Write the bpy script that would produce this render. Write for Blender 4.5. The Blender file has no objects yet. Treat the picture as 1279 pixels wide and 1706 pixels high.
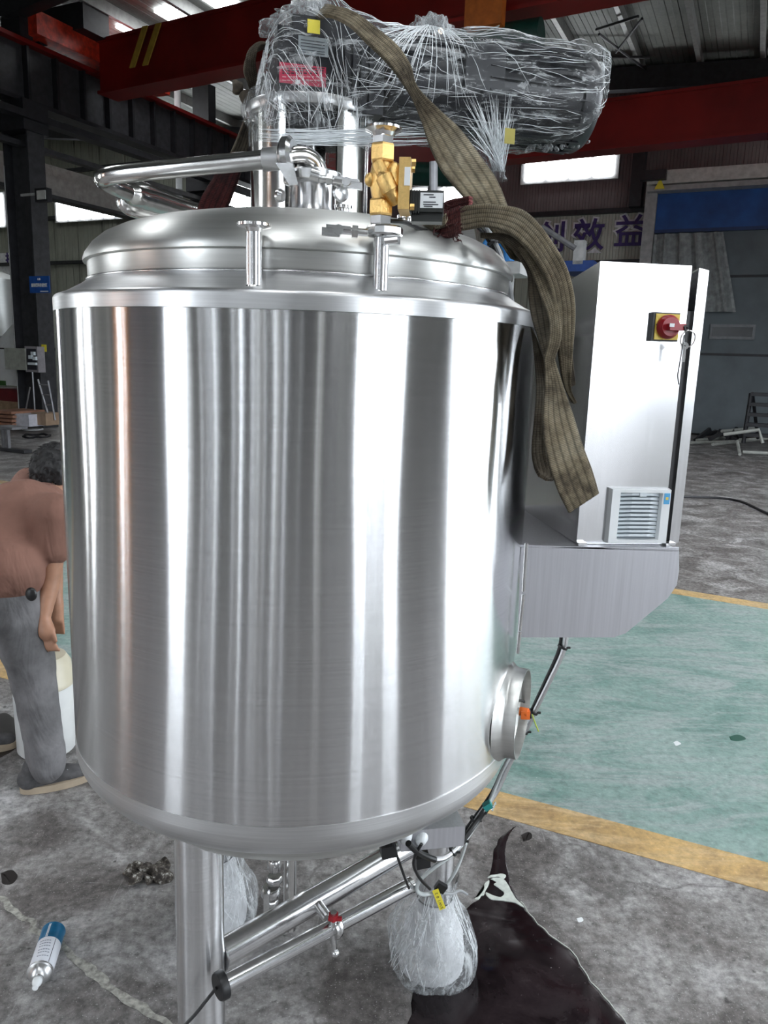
import bpy, bmesh, math, random
from mathutils import Vector, Matrix, noise
random.seed(7)
R = math.radians
scene = bpy.context.scene
COL = scene.collection

# ------------------------------------------------------------------ camera
F_PX = 1270.0; PITCH = R(11.4); ROLL = R(1.9); CAM = Vector((0, 0, 1.7))
c_fwd = Vector((0, math.cos(PITCH), -math.sin(PITCH)))
_r0 = Vector((1, 0, 0)); _u0 = Vector((0, math.sin(PITCH), math.cos(PITCH)))
c_rt = math.cos(ROLL)*_r0 + math.sin(ROLL)*_u0
c_up = math.cos(ROLL)*_u0 - math.sin(ROLL)*_r0
cd = bpy.data.cameras.new('camera'); cam = bpy.data.objects.new('camera', cd); COL.objects.link(cam)
M = Matrix((c_rt, c_up, -c_fwd)).transposed().to_4x4(); M.translation = CAM
cam.matrix_world = M
cd.sensor_fit = 'VERTICAL'; cd.sensor_height = 36.0; cd.lens = 36.0*F_PX/1706.0
cd.clip_start = 0.02; cd.clip_end = 300
scene.camera = cam

# ------------------------------------------------------------------ world, light, exposure
w = bpy.data.worlds.new('overcast_sky'); scene.world = w; w.use_nodes = True
wn = w.node_tree; bg = wn.nodes['Background']
bg.inputs[0].default_value = (0.86, 0.93, 1.0, 1); bg.inputs[1].default_value = 5.0
scene.view_settings.view_transform = 'Standard'; scene.view_settings.look = 'None'
scene.view_settings.gamma = 1.0; scene.view_settings.use_curve_mapping = False
scene.view_settings.exposure = 1.05
scene.cycles.max_bounces = 10; scene.cycles.transparent_max_bounces = 16
scene.cycles.diffuse_bounces = 5; scene.cycles.glossy_bounces = 5
scene.cycles.caustics_reflective = False; scene.cycles.caustics_refractive = False
scene.cycles.use_denoising = True
PANE_GLOW = 7.5

# building frame: bu = to the right along the far wall, bv = away from the camera
YAW = R(25.5)
BU = Vector((math.cos(YAW), -math.sin(YAW), 0)); BV = Vector((math.sin(YAW), math.cos(YAW), 0))
def B(u, v, z=0.0): return BU*u + BV*v + Vector((0, 0, z))
def ray(px, py): return c_fwd + c_rt*((px-639.5)/F_PX) - c_up*((py-853)/F_PX)
def W(px, py, y):
    d = ray(px, py); return CAM + d*(y/d.y)
def FZ(px, py, z=0.0):
    d = ray(px, py); return CAM + d*((z-CAM.z)/d.z)
def PV(px, py, v):
    d = ray(px, py); return CAM + d*(v/d.dot(BV))
def PU(px, py, u):
    d = ray(px, py); return CAM + d*(u/d.dot(BU))
def buv(p): return (p.dot(BU), p.dot(BV), p.z)

# portals in the open bay doors guide the daylight (they give off no light of their own)
def portal(name, c, sx, sz, face):
    l = bpy.data.lights.new(name, 'AREA'); l.shape = 'RECTANGLE'; l.size = sx; l.size_y = sz
    o = bpy.data.objects.new(name, l); COL.objects.link(o); o.location = c
    o.rotation_euler = face.to_track_quat('-Z', 'Y').to_euler(); l.cycles.is_portal = True
portal('daylight_portal', B(7.65, 6.75, 2.6), 7.5, 5.2, -BU)
portal('daylight_portal', B(7.65, -2.5, 2.6), 3.9, 5.2, -BU)
portal('daylight_portal', B(-3.68, -5.15, 2.6), 1.2, 5.2, BV)

# ------------------------------------------------------------------ mesh helpers
def mw(o):
    m = o.matrix_parent_inverse @ o.matrix_basis if o.parent else o.matrix_basis.copy()
    return mw(o.parent) @ m if o.parent else m
def link(name, me, mat, parent=None, local=False):
    o = bpy.data.objects.new(name, me); COL.objects.link(o)
    if mat is not None and not me.materials: me.materials.append(mat)
    if parent is not None:
        o.parent = parent
        if not local: o.matrix_parent_inverse = mw(parent).inverted()
    return o
def tag(o, label, cat=None, group=None):
    o['label'] = label
    if cat: o['category'] = cat
    if group: o['group'] = group
    return o
def thing(name, label, cat, loc=(0, 0, 0), rz=0.0, group=None):
    o = bpy.data.objects.new(name, None); COL.objects.link(o)
    o.location = loc; o.rotation_euler = (0, 0, rz); o.empty_display_size = .05
    return tag(o, label, cat, group)
def structure(o): o['kind'] = 'structure'; return o
def stuff(o): o['kind'] = 'stuff'; return o
def frame(d):
    d = Vector(d).normalized()
    a = Vector((0, 0, 1)) if abs(d.z) < .9 else Vector((1, 0, 0))
    x = d.cross(a).normalized(); y = d.cross(x).normalized()
    return x, y, d
def cr(pts, n=6):
    """Catmull-Rom through the points (Vectors)"""
    pts = [Vector(p) for p in pts]
    if len(pts) < 3: return pts
    P = [pts[0]*2-pts[1]] + pts + [pts[-1]*2-pts[-2]]
    out = []
    for i in range(1, len(P)-2):
        for k in range(n):
            t = k/n; a, b, c, d = P[i-1], P[i], P[i+1], P[i+2]
            out.append(.5*((2*b)+(c-a)*t+(2*a-5*b+4*c-d)*t*t+(3*b-a-3*c+d)*t**3))
    out.append(pts[-1]); return out
class MB:
    def __init__(s): s.bm = bmesh.new(); s.uv = None
    def face(s, vs):
        try: return s.bm.faces.new(vs)
        except ValueError: return None
    def poly(s, pts): return s.face([s.bm.verts.new(p) for p in pts])
    def hexa(s, p):
        v = [s.bm.verts.new(q) for q in p]
        for f in ((3, 2, 1, 0), (4, 5, 6, 7), (0, 1, 5, 4), (1, 2, 6, 5), (2, 3, 7, 6), (3, 0, 4, 7)): s.face([v[i] for i in f])
        return s
    def box(s, c, sz, ax=None):
        c = Vector(c); x, y, z = ax or (Vector((1, 0, 0)), Vector((0, 1, 0)), Vector((0, 0, 1)))
        a, b, d = sz[0]/2, sz[1]/2, sz[2]/2
        return s.hexa([c+x*i*a+y*j*b+z*k*d for k in (-1, 1) for i, j in ((-1, -1), (1, -1), (1, 1), (-1, 1))])
    def bbox(s, u0, u1, v0, v1, z0, z1):        # box in the building frame
        return s.hexa([B(u, v, z) for z in (z0, z1) for u, v in ((u0, v0), (u1, v0), (u1, v1), (u0, v1))])
    def prism(s, pts, ext):
        a = [s.bm.verts.new(Vector(p)) for p in pts]; b = [s.bm.verts.new(Vector(p)+Vector(ext)) for p in pts]
        n = len(pts); s.face(a[::-1]); s.face(b)
        for i in range(n): s.face([a[i], a[(i+1) % n], b[(i+1) % n], b[i]])
        return s
    def tube(s, pts, r, seg=12, caps=True, closed=False):
        pts = [Vector(p) for p in pts]; n = len(pts)
        rs = r if isinstance(r, (list, tuple)) else [r]*n
        d0 = (pts[1]-pts[0]).normalized(); x, y, _ = frame(d0); rings = []; pd = d0
        for i, p in enumerate(pts):
            if closed: d = (pts[(i+1) % n]-pts[i-1]).normalized()
            else: d = ((pts[min(i+1, n-1)]-pts[max(i-1, 0)])).normalized()
            q = pd.rotation_difference(d); x = q @ x; y = q @ y; pd = d
            rings.append([s.bm.verts.new(p+(x*math.cos(2*math.pi*k/seg)+y*math.sin(2*math.pi*k/seg))*rs[i]) for k in range(seg)])
        for i in range(n if closed else n-1):
            a, b = rings[i], rings[(i+1) % n]
            for k in range(seg): s.face([a[k], a[(k+1) % seg], b[(k+1) % seg], b[k]])
        if caps and not closed: s.face(rings[0][::-1]); s.face(rings[-1])
        return s
    def cyl(s, p0, p1, r0, r1=None, seg=20): return s.tube([p0, p1], [r0, r0 if r1 is None else r1], seg)
    def lathe(s, o, axis, prof, seg=32, close=False, a0=0, a1=360, xdir=None):
        """prof = [(radius, height along axis)]"""
        o = Vector(o); x, y, z = frame(axis)
        if xdir is not None: x = Vector(xdir).normalized(); y = z.cross(x)
        full = abs(a1-a0) >= 360; n = seg if full else seg+1
        rings = []
        for r, h in prof:
            if r < 1e-6: rings.append([s.bm.verts.new(o+z*h)]*n)
            else: rings.append([s.bm.verts.new(o+z*h+(x*math.cos(R(a0+(a1-a0)*k/seg))+y*math.sin(R(a0+(a1-a0)*k/seg)))*r) for k in range(n)])
        m = len(prof)
        for i in range(m if close else m-1):
            a, b = rings[i], rings[(i+1) % m]
            for k in range(n if full else n-1):
                q = [a[k], a[(k+1) % n], b[(k+1) % n], b[k]]; w_ = []
                for v in q:
                    if v not in w_: w_.append(v)
                if len(w_) > 2: s.face(w_)
        return s
    def sphere(s, c, r, seg=16, rings=10, sc=(1, 1, 1), ax=None):
        c = Vector(c); x, y, z = ax or (Vector((1, 0, 0)), Vector((0, 1, 0)), Vector((0, 0, 1)))
        L = []
        for i in range(rings+1):
            t = math.pi*i/rings
            if i in (0, rings): L.append([s.bm.verts.new(c+z*(r*sc[2]*math.cos(t)))]*seg)
            else: L.append([s.bm.verts.new(c+x*(r*sc[0]*math.sin(t)*math.cos(2*math.pi*k/seg))+y*(r*sc[1]*math.sin(t)*math.sin(2*math.pi*k/seg))+z*(r*sc[2]*math.cos(t))) for k in range(seg)])
        for i in range(rings):
            for k in range(seg):
                w_ = []
                for v in (L[i][k], L[i+1][k], L[i+1][(k+1) % seg], L[i][(k+1) % seg]):
                    if v not in w_: w_.append(v)
                if len(w_) > 2: s.face(w_)
        return s
    def build(s, name, mat, parent=None, smooth=35, bevel=0, local=False):
        if bevel:
            es = [e for e in s.bm.edges if len(e.link_faces) == 2 and e.calc_face_angle(0) > R(30)]
            if es: bmesh.ops.bevel(s.bm, geom=es, offset=bevel, segments=2, profile=.7, affect='EDGES', clamp_overlap=True)
        bmesh.ops.recalc_face_normals(s.bm, faces=s.bm.faces[:])
        me = bpy.data.meshes.new(name)
        if smooth:
            for f in s.bm.faces: f.smooth = True
            for e in s.bm.edges:
                e.smooth = not (len(e.link_faces) == 2 and e.calc_face_angle(0) > R(smooth))
        s.bm.to_mesh(me); s.bm.free()
        return link(name, me, mat, parent, local)
def ribbon(name, mat, rows, parent, thick=.004, n=8, across=14, ribs=5, ribh=.0025):
    """strap through rows of (left edge point, right edge point); woven ridges along it; uv = (across, along)"""
    L = cr([a for a, b in rows], n); Rr = cr([b for a, b in rows], n)
    bm = bmesh.new(); uvl = bm.loops.layers.uv.new('UVMap'); m = len(L); top = []; bot = []; dist = 0; ds = []
    for i in range(m):
        c = (L[i]+Rr[i])/2
        if i: dist += (c-(L[i-1]+Rr[i-1])/2).length
        ds.append(dist)
        t = ((L[min(i+1, m-1)]+Rr[min(i+1, m-1)])-(L[max(i-1, 0)]+Rr[max(i-1, 0)])).normalized()
        wd = Rr[i]-L[i]; nn = wd.cross(t)
        nn = nn.normalized() if nn.length > 1e-9 else Vector((0, -1, 0))
        ta, bo = [], []
        for k in range(across+1):
            s_ = k/across; rb = ribh*abs(math.sin(math.pi*ribs*s_))
            wob = noise.noise(Vector((s_*3, dist*14, 3.1)))*.0022
            p = L[i].lerp(Rr[i], s_)
            ta.append(bm.verts.new(p+nn*(thick/2+rb+wob))); bo.append(bm.verts.new(p-nn*(thick/2+rb-wob)))
        top.append(ta); bot.append(bo)
    def q(vs, uv):
        f = bm.faces.new(vs); f.smooth = True
        for l, t_ in zip(f.loops, uv): l[uvl].uv = t_
    for i in range(m-1):
        for k in range(across):
            uv = [(k/across, ds[i]), ((k+1)/across, ds[i]), ((k+1)/across, ds[i+1]), (k/across, ds[i+1])]
            q([top[i][k], top[i][k+1], top[i+1][k+1], top[i+1][k]], uv)
            q([bot[i][k], bot[i+1][k], bot[i+1][k+1], bot[i][k+1]], [uv[0], uv[3], uv[2], uv[1]])
        for k, sgn in ((0, 1), (across, 0)):
            q([top[i][k], top[i+1][k], bot[i+1][k], bot[i][k]], [(sgn, ds[i]), (sgn, ds[i+1])]*2)
    for i in (0, m-1):
        for k in range(across): q([top[i][k], bot[i][k], bot[i][k+1], top[i][k+1]], [(k/across, ds[i])]*4)
    bmesh.ops.recalc_face_normals(bm, faces=bm.faces[:])
    me = bpy.data.meshes.new(name); bm.to_mesh(me); bm.free()
    return link(name, me, mat, parent)
def text(name, body, size, mat, o, x, y, parent=None, ext=.002, align='CENTER', bold=0.0):
    """flat lettering: centre o, reading direction x, up y"""
    cu = bpy.data.curves.new(name, 'FONT'); cu.body = body; cu.size = size; cu.extrude = ext
    cu.align_x = align; cu.align_y = 'CENTER'; cu.offset = bold; cu.resolution_u = 3
    t = bpy.data.objects.new(name, cu); COL.objects.link(t)
    bpy.context.view_layer.update()
    me = bpy.data.meshes.new_from_object(t.evaluated_get(bpy.context.evaluated_depsgraph_get()))
    bpy.data.objects.remove(t)
    x = Vector(x).normalized(); y = Vector(y).normalized(); z = x.cross(y)
    m = Matrix((x, y, z)).transposed().to_4x4(); m.translation = Vector(o)
    me.transform(m); me.materials.clear()
    return link(name, me, mat, parent)

# ------------------------------------------------------------------ material helpers
class NT:
    def __init__(s, name):
        s.m = bpy.data.materials.new(name); s.m.use_nodes = True; s.t = s.m.node_tree; s.n = s.t.nodes
        s.p = s.n['Principled BSDF']; s.out = s.n['Material Output']
    def new(s, ty, **kw):
        nd = s.n.new(ty)
        for k, v in kw.items():
            if hasattr(nd, k): setattr(nd, k, v)
        return nd
    def L(s, a, b): s.t.links.new(a, b)
    def coord(s, kind='Object', scale=(1, 1, 1), rot=(0, 0, 0)):
        c = s.new('ShaderNodeTexCoord'); mp = s.new('ShaderNodeMapping')
        mp.inputs['Scale'].default_value = scale; mp.inputs['Rotation'].default_value = rot
        s.L(c.outputs[kind], mp.inputs[0]); return mp.outputs[0]
    def noise(s, vec, scale=5, detail=4, rough=.55, dist=0.0):
        nd = s.new('ShaderNodeTexNoise'); nd.inputs['Scale'].default_value = scale; nd.inputs['Detail'].default_value = detail
        nd.inputs['Roughness'].default_value = rough; nd.inputs['Distortion'].default_value = dist
        s.L(vec, nd.inputs['Vector']); return nd.outputs[0]
    def voro(s, vec, scale=5, feature='F1'):
        nd = s.new('ShaderNodeTexVoronoi'); nd.feature = feature; nd.inputs['Scale'].default_value = scale
        s.L(vec, nd.inputs['Vector']); return nd.outputs['Distance']
    def wave(s, vec, scale, dist=0, direction='X', profile='SIN'):
        nd = s.new('ShaderNodeTexWave'); nd.bands_direction = direction; nd.wave_profile = profile
        nd.inputs['Scale'].default_value = scale; nd.inputs['Distortion'].default_value = dist
        s.L(vec, nd.inputs['Vector']); return nd.outputs['Fac']
    def ramp(s, fac, stops, interp='LINEAR'):
        nd = s.new('ShaderNodeValToRGB'); cr_ = nd.color_ramp; cr_.interpolation = interp
        while len(cr_.elements) < len(stops): cr_.elements.new(.5)
        for e, (p, c) in zip(cr_.elements, stops):
            e.position = p; e.color = (c, c, c, 1) if isinstance(c, (int, float)) else (*c, 1)
        s.L(fac, nd.inputs[0]); return nd.outputs[0]
    def mix(s, fac, a, b, blend='MIX'):
        nd = s.new('ShaderNodeMix'); nd.data_type = 'RGBA'; nd.blend_type = blend
        for i, v in ((0, fac), (6, a), (7, b)):
            if isinstance(v, (int, float)): nd.inputs[i].default_value = v if i == 0 else (v, v, v, 1)
            elif isinstance(v, tuple): nd.inputs[i].default_value = (*v, 1)
            else: s.L(v, nd.inputs[i])
        return nd.outputs[2]
    def math(s, op, a, b=0.0):
        nd = s.new('ShaderNodeMath'); nd.operation = op
        for i, v in ((0, a), (1, b)):
            if isinstance(v, (int, float)): nd.inputs[i].default_value = v
            else: s.L(v, nd.inputs[i])
        return nd.outputs[0]
    def bump(s, h, strength=.3, dist=.01):
        nd = s.new('ShaderNodeBump'); nd.inputs['Strength'].default_value = strength; nd.inputs['Distance'].default_value = dist
        s.L(h, nd.inputs['Height']); s.L(nd.outputs[0], s.p.inputs['Normal']); return nd.outputs[0]
    def set(s, color=None, rough=None, metal=None, **kw):
        for k, v in (('Base Color', color), ('Roughness', rough), ('Metallic', metal), *kw.items()):
            if v is None: continue
            if isinstance(v, tuple): s.p.inputs[k].default_value = (*v, 1) if len(v) == 3 else v
            elif isinstance(v, (int, float)): s.p.inputs[k].default_value = v
            else: s.L(v, s.p.inputs[k])
        return s.m
def plain(name, col, rough=.5, metal=0.0, var=.12, scale=8, bump=0.0, coord=(1, 1, 1), **kw):
    t = NT(name); v = t.coord(scale=coord); n = t.noise(v, scale, 5)
    dark = tuple(c*(1-var*2) for c in col); lite = tuple(min(1, c*(1+var)) for c in col)
    c = t.ramp(n, [(.3, dark), (.7, lite)])
    if bump: t.bump(n, bump, .004)
    return t.set(c, rough, metal, **kw)
def steel(name, col=(.80, .80, .80), rough=.25, aniso=0.0, rot=.25, axis='Z', brush=(4, 4, 260), bstr=.03, wav=0.0, smudge=.1):
    t = NT(name); v = t.coord(scale=brush); n = t.noise(v, 1.0, 5, .6)
    v2 = t.coord(scale=(1, 1, 1)); m2 = t.noise(v2, 7, 5, .6)
    c = t.ramp(n, [(.25, tuple(x*.88 for x in col)), (.75, tuple(min(1, x*1.06) for x in col))])
    rg = t.math('ADD', t.math('MULTIPLY', m2, smudge), rough-smudge*.5)
    t.bump(n, bstr, .002)
    t.set(c, rg, 1.0)
    if aniso:
        tg = t.new('ShaderNodeTangent'); tg.direction_type = 'RADIAL'; tg.axis = axis
        t.L(tg.outputs[0], t.p.inputs['Tangent'])
        t.set(Anisotropic=aniso, **{'Anisotropic Rotation': rot})
    return t.m
def glow(name, col, s):
    t = NT(name); v = t.coord(); n = t.noise(v, 2, 2)
    c = t.ramp(n, [(.3, tuple(x*.93 for x in col)), (.7, col)])
    t.set(c, .6); t.L(c, t.p.inputs['Emission Color']); t.p.inputs['Emission Strength'].default_value = s
    return t.m

# steels
m_shell = steel('polished_shell_steel', (.66, .66, .665), .165, 1.0, .25, bstr=.006, brush=(3, 3, 420), smudge=.015)
def vertical_scatter(m, k):
    """fine horizontal brush grooves: they tip the normal up and down only, which draws reflections out vertically"""
    nt = m.node_tree; N = nt.nodes; p = N['Principled BSDF']
    g = N.new('ShaderNodeNewGeometry'); sx = N.new('ShaderNodeSeparateXYZ'); nt.links.new(g.outputs['Position'], sx.inputs[0])
    acc = None
    for sc_ in (91000.0, 57300.0):
        mu = N.new('ShaderNodeMath'); mu.operation = 'MULTIPLY'; mu.inputs[1].default_value = sc_; nt.links.new(sx.outputs[2], mu.inputs[0])
        wn_ = N.new('ShaderNodeTexWhiteNoise'); wn_.noise_dimensions = '1D'; nt.links.new(mu.outputs[0], wn_.inputs['W'])
        if acc is None: acc = wn_.outputs[0]
        else:
            ad = N.new('ShaderNodeMath'); ad.operation = 'ADD'; nt.links.new(acc, ad.inputs[0]); nt.links.new(wn_.outputs[0], ad.inputs[1]); acc = ad.outputs[0]
    a1_ = N.new('ShaderNodeMath'); a1_.operation = 'MULTIPLY_ADD'; a1_.inputs[1].default_value = k; a1_.inputs[2].default_value = -k; nt.links.new(acc, a1_.inputs[0])
    cx_ = N.new('ShaderNodeCombineXYZ'); nt.links.new(a1_.outputs[0], cx_.inputs[2])
    va = N.new('ShaderNodeVectorMath'); va.operation = 'ADD'; nt.links.new(g.outputs['Normal'], va.inputs[0]); nt.links.new(cx_.outputs[0], va.inputs[1])
    vn = N.new('ShaderNodeVectorMath'); vn.operation = 'NORMALIZE'; nt.links.new(va.outputs[0], vn.inputs[0]); nt.links.new(vn.outputs[0], p.inputs['Normal'])
vertical_scatter(m_shell, .36)
m_band = steel('satin_band_steel', (.66, .66, .665), .36, .6, .25, bstr=.03, brush=(6, 6, 300))
m_lid = steel('satin_lid_steel', (.62, .62, .60), .38, .7, .25, bstr=.03, brush=(5, 5, 160))
m_pipe = steel('polished_pipe_steel', (.74, .73, .72), .17, 0, bstr=.004, brush=(30, 30, 30))
m_leg = steel('leg_tube_steel', (.74, .74, .75), .25, .9, .25, bstr=.02, brush=(8, 8, 260))
m_brace = steel('brace_tube_steel', (.76, .76, .77), .2, 0, bstr=.02, brush=(90, 90, 90))
m_cast = steel('cast_clamp_steel', (.66, .66, .66), .22, 0, bstr=.06, brush=(60, 60, 60))
m_cab = steel('cabinet_sheet_steel', (.66, .66, .67), .19, 0, .25, axis='Y', bstr=.002, brush=(190, 190, 3), smudge=.06)
m_brk = steel('bracket_sheet_steel', (.66, .66, .70), .42, 0, bstr=.03, brush=(160, 160, 3), smudge=.1)
m_brass = steel('cast_brass', (.80, .53, .20), .33, 0, bstr=.5, brush=(240, 240, 240), smudge=.2)
m_black = plain('black_plastic', (.012, .012, .013), .42)
m_coil = plain('coil_black', (.02, .022, .02), .35)
m_motor = plain('motor_black_paint', (.010, .011, .016), .32, var=.3)
m_white = plain('white_plastic', (.82, .84, .85), .38, var=.03)
m_ltgrey = plain('vent_grey_plastic', (.70, .76, .80), .4, var=.03)
m_vent_in = plain('vent_filter', (.24, .27, .30), .8)
m_red = plain('red_plastic', (.33, .012, .02), .32, var=.1)
m_yel = plain('yellow_plastic', (.78, .58, .09), .45, var=.06)
m_tagyel = plain('tag_yellow', (.85, .72, .05), .5, var=.04)
m_orange = plain('orange_plastic', (.9, .19, .03), .4)
m_teal = plain('teal_plastic', (.03, .35, .33), .4)
m_ink = plain('dark_ink', (.02, .02, .03), .6)
m_cable = plain('grey_cable', (.34, .35, .36), .35, var=.1)
m_hose = plain('clear_hose', (.62, .66, .66), .2, var=.1)
m_ygcable = plain('yellow_green_wire', (.5, .62, .08), .4)

# ------------------------------------------------------------------ structure: floor
def floor_mat():
    t = NT('worn_concrete'); v = t.coord()
    big = t.noise(v, .55, 5, .6); mid = t.noise(v, 3.2, 8, .66, .6); fine = t.noise(v, 34, 8, .72); spk = t.noise(v, 160, 3, .6)
    c = t.ramp(mid, [(.30, (.055, .050, .048)), (.43, (.14, .13, .125)), (.54, (.29, .28, .275)), (.66, (.52, .51, .51))])
    c = t.mix(t.ramp(big, [(.40, .0), (.7, .40)]), c, t.ramp(fine, [(.3, (.14, .11, .095)), (.7, (.36, .325, .31))]))
    c = t.mix(.75, c, t.ramp(fine, [(.34, .32), (.5, .92), (.66, 1.5)]), 'MULTIPLY')
    # pale scratches in two directions
    for k, (sc, ro) in enumerate((((1.2, 26, 1), .5), ((30, 1.0, 1), .95))):
        vv = t.coord(scale=sc, rot=(0, 0, ro)); s_ = t.noise(vv, 2.3, 5, .75, .3)
        c = t.mix(t.ramp(s_, [(.63, 0.0), (.70, .5)]), c, (.44, .43, .42))
    cr_ = t.new('ShaderNodeTexVoronoi'); cr_.feature = 'DISTANCE_TO_EDGE'; cr_.inputs['Scale'].default_value = 1.1
    wv = t.new('ShaderNodeVectorMath'); wv.operation = 'MULTIPLY_ADD'; nn = t.new('ShaderNodeTexNoise'); nn.inputs['Scale'].default_value = 3; nn.inputs['Detail'].default_value = 6
    t.L(v, nn.inputs['Vector']); t.L(nn.outputs['Color'], wv.inputs[0]); wv.inputs[1].default_value = (.45, .45, .45); t.L(v, wv.inputs[2]); t.L(wv.outputs[0], cr_.inputs['Vector'])
    c = t.mix(t.ramp(cr_.outputs['Distance'], [(.0, .55), (.012, 0.0)]), c, (.07, .065, .06))
    c = t.mix(t.ramp(spk, [(.62, 0.0), (.72, .9)]), c, (.62, .61, .60))
    pits = t.ramp(t.noise(v, 22, 4, .5), [(.27, .8), (.34, 0.0)]); c = t.mix(pits, c, (.03, .028, .026))
    h = t.math('ADD', t.math('MULTIPLY', mid, .5), t.math('MULTIPLY', fine, .6))
    t.bump(h, .55, .012)
    return t.set(c, t.ramp(mid, [(.3, .42), (.7, .62)]))
def paint_mat(name, base, dark, wear, pale):
    t = NT(name); v = t.coord()
    mid = t.noise(v, 2.4, 9, .7, .8); fine = t.noise(v, 30, 7, .7); vs = t.coord(scale=(1, 4.5, 1), rot=(0, 0, -.5)); st = t.noise(vs, 1.3, 9, .72, 1.6)
    c = t.mix(t.ramp(mid, [(.38, 0.0), (.56, 1.0)]), dark, base)
    c = t.mix(t.ramp(st, [(.46, 0.0), (.60, .85)]), c, wear)
    c = t.mix(.6, c, t.ramp(fine, [(.3, .45), (.5, .98), (.7, 1.4)]), 'MULTIPLY')
    c = t.mix(t.ramp(t.noise(v, 60, 5, .7), [(.64, 0.0), (.72, .7)]), c, pale)
    c = t.mix(t.ramp(t.noise(v, 5.5, 6, .7), [(.27, .75), (.34, 0.0)]), c, tuple(x*.45 for x in dark))
    t.bump(t.math('ADD', t.math('MULTIPLY', st, .4), fine), .4, .006)
    return t.set(c, t.ramp(mid, [(.3, .30), (.7, .5)]))
m_floor = floor_mat()
m_green = paint_mat('green_floor_paint', (.28, .39, .355), (.15, .27, .235), (.37, .42, .41), (.60, .63, .62))
m_line = paint_mat('ochre_line_paint', (.62, .41, .17), (.40, .26, .12), (.66, .48, .26), (.80, .68, .48))
m_floor2 = paint_mat('pale_worn_concrete', (.27, .27, .285), (.14, .135, .14), (.33, .33, .35), (.5, .5, .5))
fl = structure(MB().hexa([B(u, v, z) for z in (-.2, 0) for u, v in ((-30, -26), (22, -26), (22, 22.3), (-30, 22.3))]).build('floor', m_floor, smooth=0))
def strip(name, pts, mat, h=.0015, sub=0):
    mb = MB(); mb.prism([Vector((p.x, p.y, .0002)) for p in pts], (0, 0, h)); return mb.build(name, mat, fl, smooth=0)
# painted lane, seen between two ochre lines (built from their real position on the floor)
a0, a1 = FZ(820, 1316), FZ(1279, 1438); b0, b1 = FZ(800, 1352), FZ(1279, 1478)
da = (a1-a0).normalized(); db = (b1-b0).normalized()
c0, c1 = FZ(1130, 982), FZ(1279, 1006); e0, e1 = FZ(1130, 991), FZ(1279, 1016); dc = (c1-c0).normalized()
strip('green_lane', [a0-da*9, a0+da*9, e0+dc*7, e0-dc*14], m_green, .0012)
strip('ochre_line', [b0-da*9, b0+da*9, a0+da*9, a0-da*9], m_line, .0020)
strip('ochre_line', [e0-dc*14, e0+dc*7, c0+dc*7, c0-dc*14], m_line, .0020)
# jagged pale joint in the slab, lower left
jt = MB(); jp = cr([FZ(-40, 1470), FZ(20, 1515), FZ(80, 1560), FZ(130, 1600), FZ(190, 1650), FZ(250, 1690), FZ(320, 1740)], 14); top = []
for i, p in enumerate(jp):
    wd = .006+.010*abs(noise.noise(p*9)); off = Vector((noise.noise(p*22), noise.noise(p*22+Vector((5, 5, 5))), 0))*.016
    top.append((p+off+Vector((wd, wd, .0012)), p+off-Vector((wd, wd, -.0012))))
for i in range(len(top)-1): jt.poly([top[i][0], top[i+1][0], top[i+1][1], top[i][1]])
jt.build('floor_joint', plain('pale_mortar', (.42, .41, .37), .85, var=.3, scale=60, bump=.5), fl)
# outdoor yard beyond the bay doors
structure(MB().hexa([B(u, v, z) for z in (-.24, -.205) for u, v in ((-60, -60), (70, -60), (70, 60), (-60, 60))]).build('ground', plain('yard_concrete', (.24, .24, .235), .9), smooth=0))

# ------------------------------------------------------------------ structure: building shell
def sheet_mat(name, c1, c2, scale, warm=.1, rough=.6):
    """ribbed sheet: ribs are fine relief, colour nearly even"""
    t = NT(name); v = t.coord(rot=(0, 0, YAW)); wv = t.wave(v, scale, .0, 'X')
    n = t.noise(v, 1.2, 6, .6); nf = t.noise(t.coord(scale=(14, 14, .6)), 1.0, 5, .6)
    c = t.mix(t.ramp(n, [(.3, 0.0), (.7, 1.0)]), c1, c2); c = t.mix(.35, c, t.ramp(nf, [(.3, .6), (.7, 1.2)]), 'MULTIPLY')
    t.bump(t.ramp(wv, [(.35, 0.0), (.55, 1.0)]), .9, .05)
    return t.set(c, rough)
m_wallbrown = sheet_mat('rib_sheet_maroon_grey', (.15, .115, .115), (.21, .165, .165), 1.9)
m_wallbeige = sheet_mat('rib_sheet_beige', (.46, .46, .40), (.56, .56, .49), 1.9)
m_wallgrey = sheet_mat('rib_sheet_grey_green', (.27, .28, .235), (.36, .37, .31), .8)
m_roof = sheet_mat('roof_sheet', (.17, .18, .17), (.25, .26, .24), 1.2)
m_frame = plain('dark_painted_steel', (.018, .018, .022), .5, var=.25)
m_frame2 = plain('column_face_paint', (.045, .045, .05), .45, var=.2)
m_purlin = plain('galvanised_purlin', (.30, .30, .29), .45, .3)
m_redbeam = plain('red_crane_paint', (.23, .010, .008), .45, var=.2, scale=.8)
m_redbright = plain('bright_red_paint', (.62, .045, .02), .5, var=.3)  # brighter red for the end carriage and its panel
m_hazard = plain('hazard_yellow_paint', (.42, .27, .04), .6)
m_pane = glow('glowing_pane', (.93, .97, 1.0), PANE_GLOW)  # window daylight; the added panes in the side partition use it too
m_mull = plain('grey_mullion', (.42, .42, .42), .6)
EAVE, RIDGE_U = 8.75, -7.5
def roof_z(u):
    if u < -14: return EAVE+.11*(-14-u)
    return EAVE+.11*(u+14) if u < RIDGE_U else EAVE+.11*(RIDGE_U+14)-.06*(u-RIDGE_U)
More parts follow.
